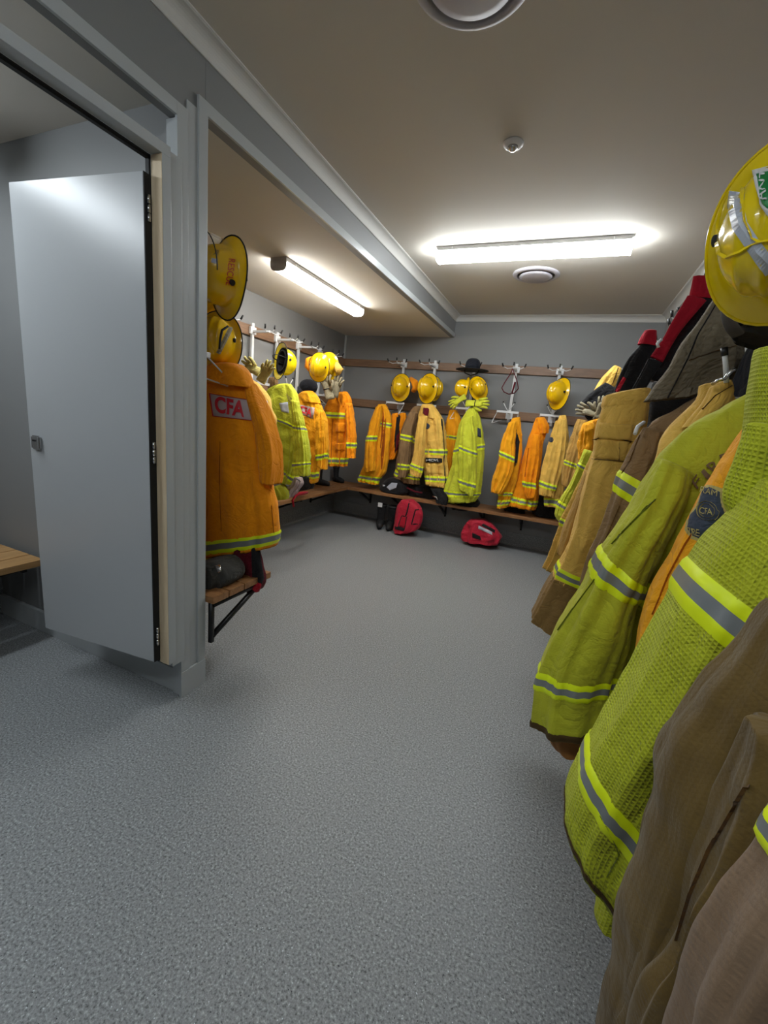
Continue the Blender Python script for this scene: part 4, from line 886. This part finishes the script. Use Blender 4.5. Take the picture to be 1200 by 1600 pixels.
l.quad([(748, 821), (769, 831), (769, 836), (747, 826)], 'stripe', 'silver', .008, 8, 4); l.quad([(755, 818), (774, 828), (773, 833), (752, 821)], 'panel', 'black_cloth', .006, 8, 4); l.poly([(738, 832), (750, 838), (752, 844), (738, 840)], 'panel', 'black_cloth', .006)
def boot(x, y, rz, label, s=1.0, z0=0):
    t = thing('boot', label, 'boot', (x, y, z0), 'black work boots'); c, sn = math.cos(rz), math.sin(rz)
    T = lambda a, b_, z: Vector((x + (a * c - b_ * sn) * s, y + (a * sn + b_ * c) * s, z0 + z * s))
    bm = bmesh.new()
    addtube(bm, [T(-.01, 0, .30), T(-.01, 0, .26), T(-.005, 0, .18), T(.0, 0, .12), T(.01, 0, .07), T(.015, 0, .03)], [.062 * s, .060 * s, .052 * s, .050 * s, .052 * s, .054 * s], 16)
    addtube(bm, [T(-.06, 0, .05), T(.0, 0, .065), T(.08, 0, .06), T(.14, 0, .048), T(.185, 0, .038), T(.205, 0, .03)], [.03 * s, .047 * s, .046 * s, .044 * s, .034 * s, .010 * s], 16)
    finish(bm, 'upper', 'rubber', t)
    tube('sole', [T(-.07, 0, .012), T(-.05, 0, .012), T(.05, 0, .012), T(.13, 0, .012), T(.19, 0, .012), T(.21, 0, .012)], [.02 * s, .043 * s, .042 * s, .052 * s, .038 * s, .01 * s], 'black', t, 16, False, .0)
    bm = bmesh.new()
    for k in range(6): z = .11 + k * .028; addtube(bm, [T(.046, -.025, z), T(.058, 0, z + .006), T(.046, .025, z)], .003 * s, 6)
    finish(bm, 'laces', 'black_cloth', t); lathe('collar', [(.063 * s, .27 * s), (.068 * s, .285 * s), (.064 * s, .302 * s), (.05 * s, .295 * s), (.05 * s, .24 * s)], 'rubber', t, (T(-.01, 0, 0).x, T(-.01, 0, 0).y, z0), 20)
    return t
def onfloor(x, y): d = ray(x, y); return CAMP + d * (-CAMP.z / d.z)
p = onfloor(588, 825); bt = boot(p.x, p.y + .12, R_(-70), 'black lace up boot with a white tag, left of the pair on the floor')
q = onfloor(605, 828); boot(q.x, q.y + .12, R_(-80), 'black lace up boot beside the red backpack, right of the pair')
box('tag', (p.x - .03, p.y + .05, .275), (p.x + .03, p.y + .056, .33), 'white', bt, .001)
# back bench top
g, l = bundle('cap', 'black cap with a white badge lying on the back bench below the brown coat', 'cap', [(606, 748, 622, 746), (598, 756, 636, 756), (594, 764, 640, 768), (600, 768, 634, 772)], 5.02, .09, 'black_cloth', None, 62, .006)
l.poly([(604, 761), (612, 754), (621, 755), (619, 762), (609, 766)], 'badge', 'silver', .004); l.poly([(598, 757), (602, 758), (601, 760), (598, 760)], 'badge', 'silver', .004)
tube('strap', [P(636, 762, 4.96), P(648, 768, 4.95), P(660, 770, 4.96)], .012, 'maroon', g.root, 8, False, .5)
g, l = bundle('bag', 'black holdall on the back bench under the gold coat', 'bag', [(642, 757, 672, 760), (636, 764, 684, 772), (638, 773, 686, 783)], 5.10, .09, 'black_cloth', None, 63)
g, l = bundle('bag', 'black pouch with a silver buckle hanging off the back bench beside the lime coat', 'bag', [(672, 762, 694, 764), (680, 774, 702, 778), (684, 785, 699, 789)], 4.93, .05, 'black_cloth', None, 64)
tube('buckle', [P(676, 775, 4.86), P(682, 777, 4.86), P(684, 781, 4.86)], .008, 'chrome', g.root)
g, l = bundle('overtrousers', 'soft gold trouser hem hanging under the gold coat', 'trousers', [(674, 757, 692, 759), (676, 762, 691, 765), (681, 768, 689, 769)], 5.06, .04, 'tan', GJ, 65)
g, l = bundle('bag', 'flat black bag on the back bench under the lime coat', 'bag', [(712, 782, 744, 778), (702, 788, 750, 787), (706, 795, 738, 797)], 5.06, .1, 'black_cloth', None, 66)
g, l = bundle('bag', 'black gear bag on the back bench behind the deep orange coat', 'bag', [(792, 780, 816, 784), (786, 792, 820, 800), (790, 800, 818, 806)], 5.16, .09, 'black_cloth', None, 67)
g, l = bundle('bag', 'tall black gear bag on the back bench under the last gold coat', 'bag', [(838, 772, 868, 776), (830, 788, 872, 796), (832, 802, 868, 810)], 5.14, .1, 'black_cloth', None, 68)
# left bench top
g, l = bundle('shirt', 'folded dull lime garment on the left bench under the lime coat', 'shirt', [(428, 762, 440, 757), (426, 774, 449, 770), (429, 781, 448, 780)], 3.25, .08, 'lime', None, 70)
g, l = bundle('goggles', 'grey goggles bundle with clear lens on the left bench', 'goggles', [(462, 745, 470, 747), (456, 756, 471, 757), (450, 766, 462, 768), (450, 776, 458, 776)], 3.35, .05, 'panel_grey', None, 71)
l.line([(463, 748), (470, 752)], 2, 'strap', 'rubber'); l.line([(463, 763), (466, 769)], 2, 'clip', 'white')
g, l = bundle('bag', 'black bag on the left bench behind the goggles', 'bag', [(468, 742, 484, 744), (464, 756, 488, 758), (466, 768, 486, 764)], 3.75, .08, 'black_cloth', None, 72)
t = thing('strap', 'crumpled red strap trailing over the edge of the left bench', 'strap', P(462, 775, 3.42))
tube('webbing', [P(480, 770, 3.62), P(473, 771, 3.5), P(466, 772, 3.42), P(461, 776, 3.36), P(457, 782, 3.33), P(459, 792, 3.33)], [.02, .028, .026, .024, .018, .014], 'red', t, 8, False, .5)
for cx, cy, rz, lb in ((492, 753, 40, 'dark shoe on the left bench under the amber coat'), (508, 745, 20, 'black boot lying on the left bench under the last orange coat'), (522, 741, 10, 'black boot with a maroon strap on the left bench near the corner')):
    q = P(cx, cy, 1); d = ray(cx, cy); q = CAMP + d * ((HB - CAMP.z + .03) / d.z); boot(max(q.x, XL + .12), min(q.y, YB - .2), R_(rz - 90 + 60), lb, .72, HB + .001)
# slatted bench behind the post
g, l = bundle('bag', 'dark grey soft bag on the slatted bench beneath the large CFA coat', 'bag', [(318, 876, 350, 872), (312, 890, 366, 884), (310, 908, 372, 900), (318, 920, 358, 916)], 1.62, .12, 'navy', None, 73)
M['grey_nylon'] = cloth('grey_nylon', srgb(64, 64, 62), .2); l.o.data.materials[0] = M['grey_nylon']
l.poly([(336, 884), (344, 882), (346, 892), (340, 896)], 'buckle', 'chrome', .004)
g, l = bundle('bag', 'maroon bag with black mesh hanging off the slatted bench end below the CFA coat', 'bag', [(352, 850, 400, 846), (362, 872, 406, 868), (376, 893, 411, 890), (386, 912, 412, 908), (392, 926, 404, 922)], 1.80, .05, 'maroon', None, 74, .012)
l.poly([(392, 850), (404, 848), (410, 888), (413, 903), (407, 916), (394, 902)], 'mesh_side', 'black_cloth', .008)
l.poly([(392, 918), (403, 908), (408, 912), (404, 924), (396, 926)], 'pull', 'red', .01)
# right wall: black mask and bag under the big helmet
g = Garment('face_mask', 'black face mask hanging under the big helmet at the right edge', 'mask', 1.38, 'black', None, 80)
l = g.loft('body', [(1128, 470, 1250, 470), (1132, 492, 1245, 505), (1140, 512, 1235, 530), (1152, 526, 1215, 545)], .07, mat='rubber', fold=.008, top=.8)
l.line([(1166 + 11 * math.cos(a * PI / 6), 500 + 9 * math.sin(a * PI / 6)) for a in range(12)], 3, 'valve_ring', 'black', .008, True)
l.poly([(1166 + 8 * math.cos(a * PI / 6), 500 + 6 * math.sin(a * PI / 6)) for a in range(12)], 'valve', 'black', .012)
g, l = bundle('bag', 'black shoulder bag hanging on the right wall behind the white hanger clip', 'bag', [(1186, 520, 1290, 500), (1160, 560, 1300, 550), (1148, 605, 1300, 610), (1140, 640, 1290, 660), (1125, 660, 1260, 690)], 1.62, .07, 'navy', None, 81)
t = thing('hanger', 'white hanger hook with a sprung clip above the amber gold coat', 'hanger', P(1135, 590, 1.36))
tube('stem', [P(1132, 548, 1.36), P(1134, 570, 1.36), P(1135, 598, 1.36)], .006, 'white_metal', t); tube('tip', [P(1131.6, 543, 1.36), P(1132.5, 556, 1.36)], .008, 'black', t)
tube('clip', [P(1114, 600, 1.36), P(1124, 593, 1.33), P(1132, 592, 1.34), P(1137, 586, 1.34), P(1143, 580, 1.34), P(1149, 577, 1.34)], .0045, 'chrome', t)
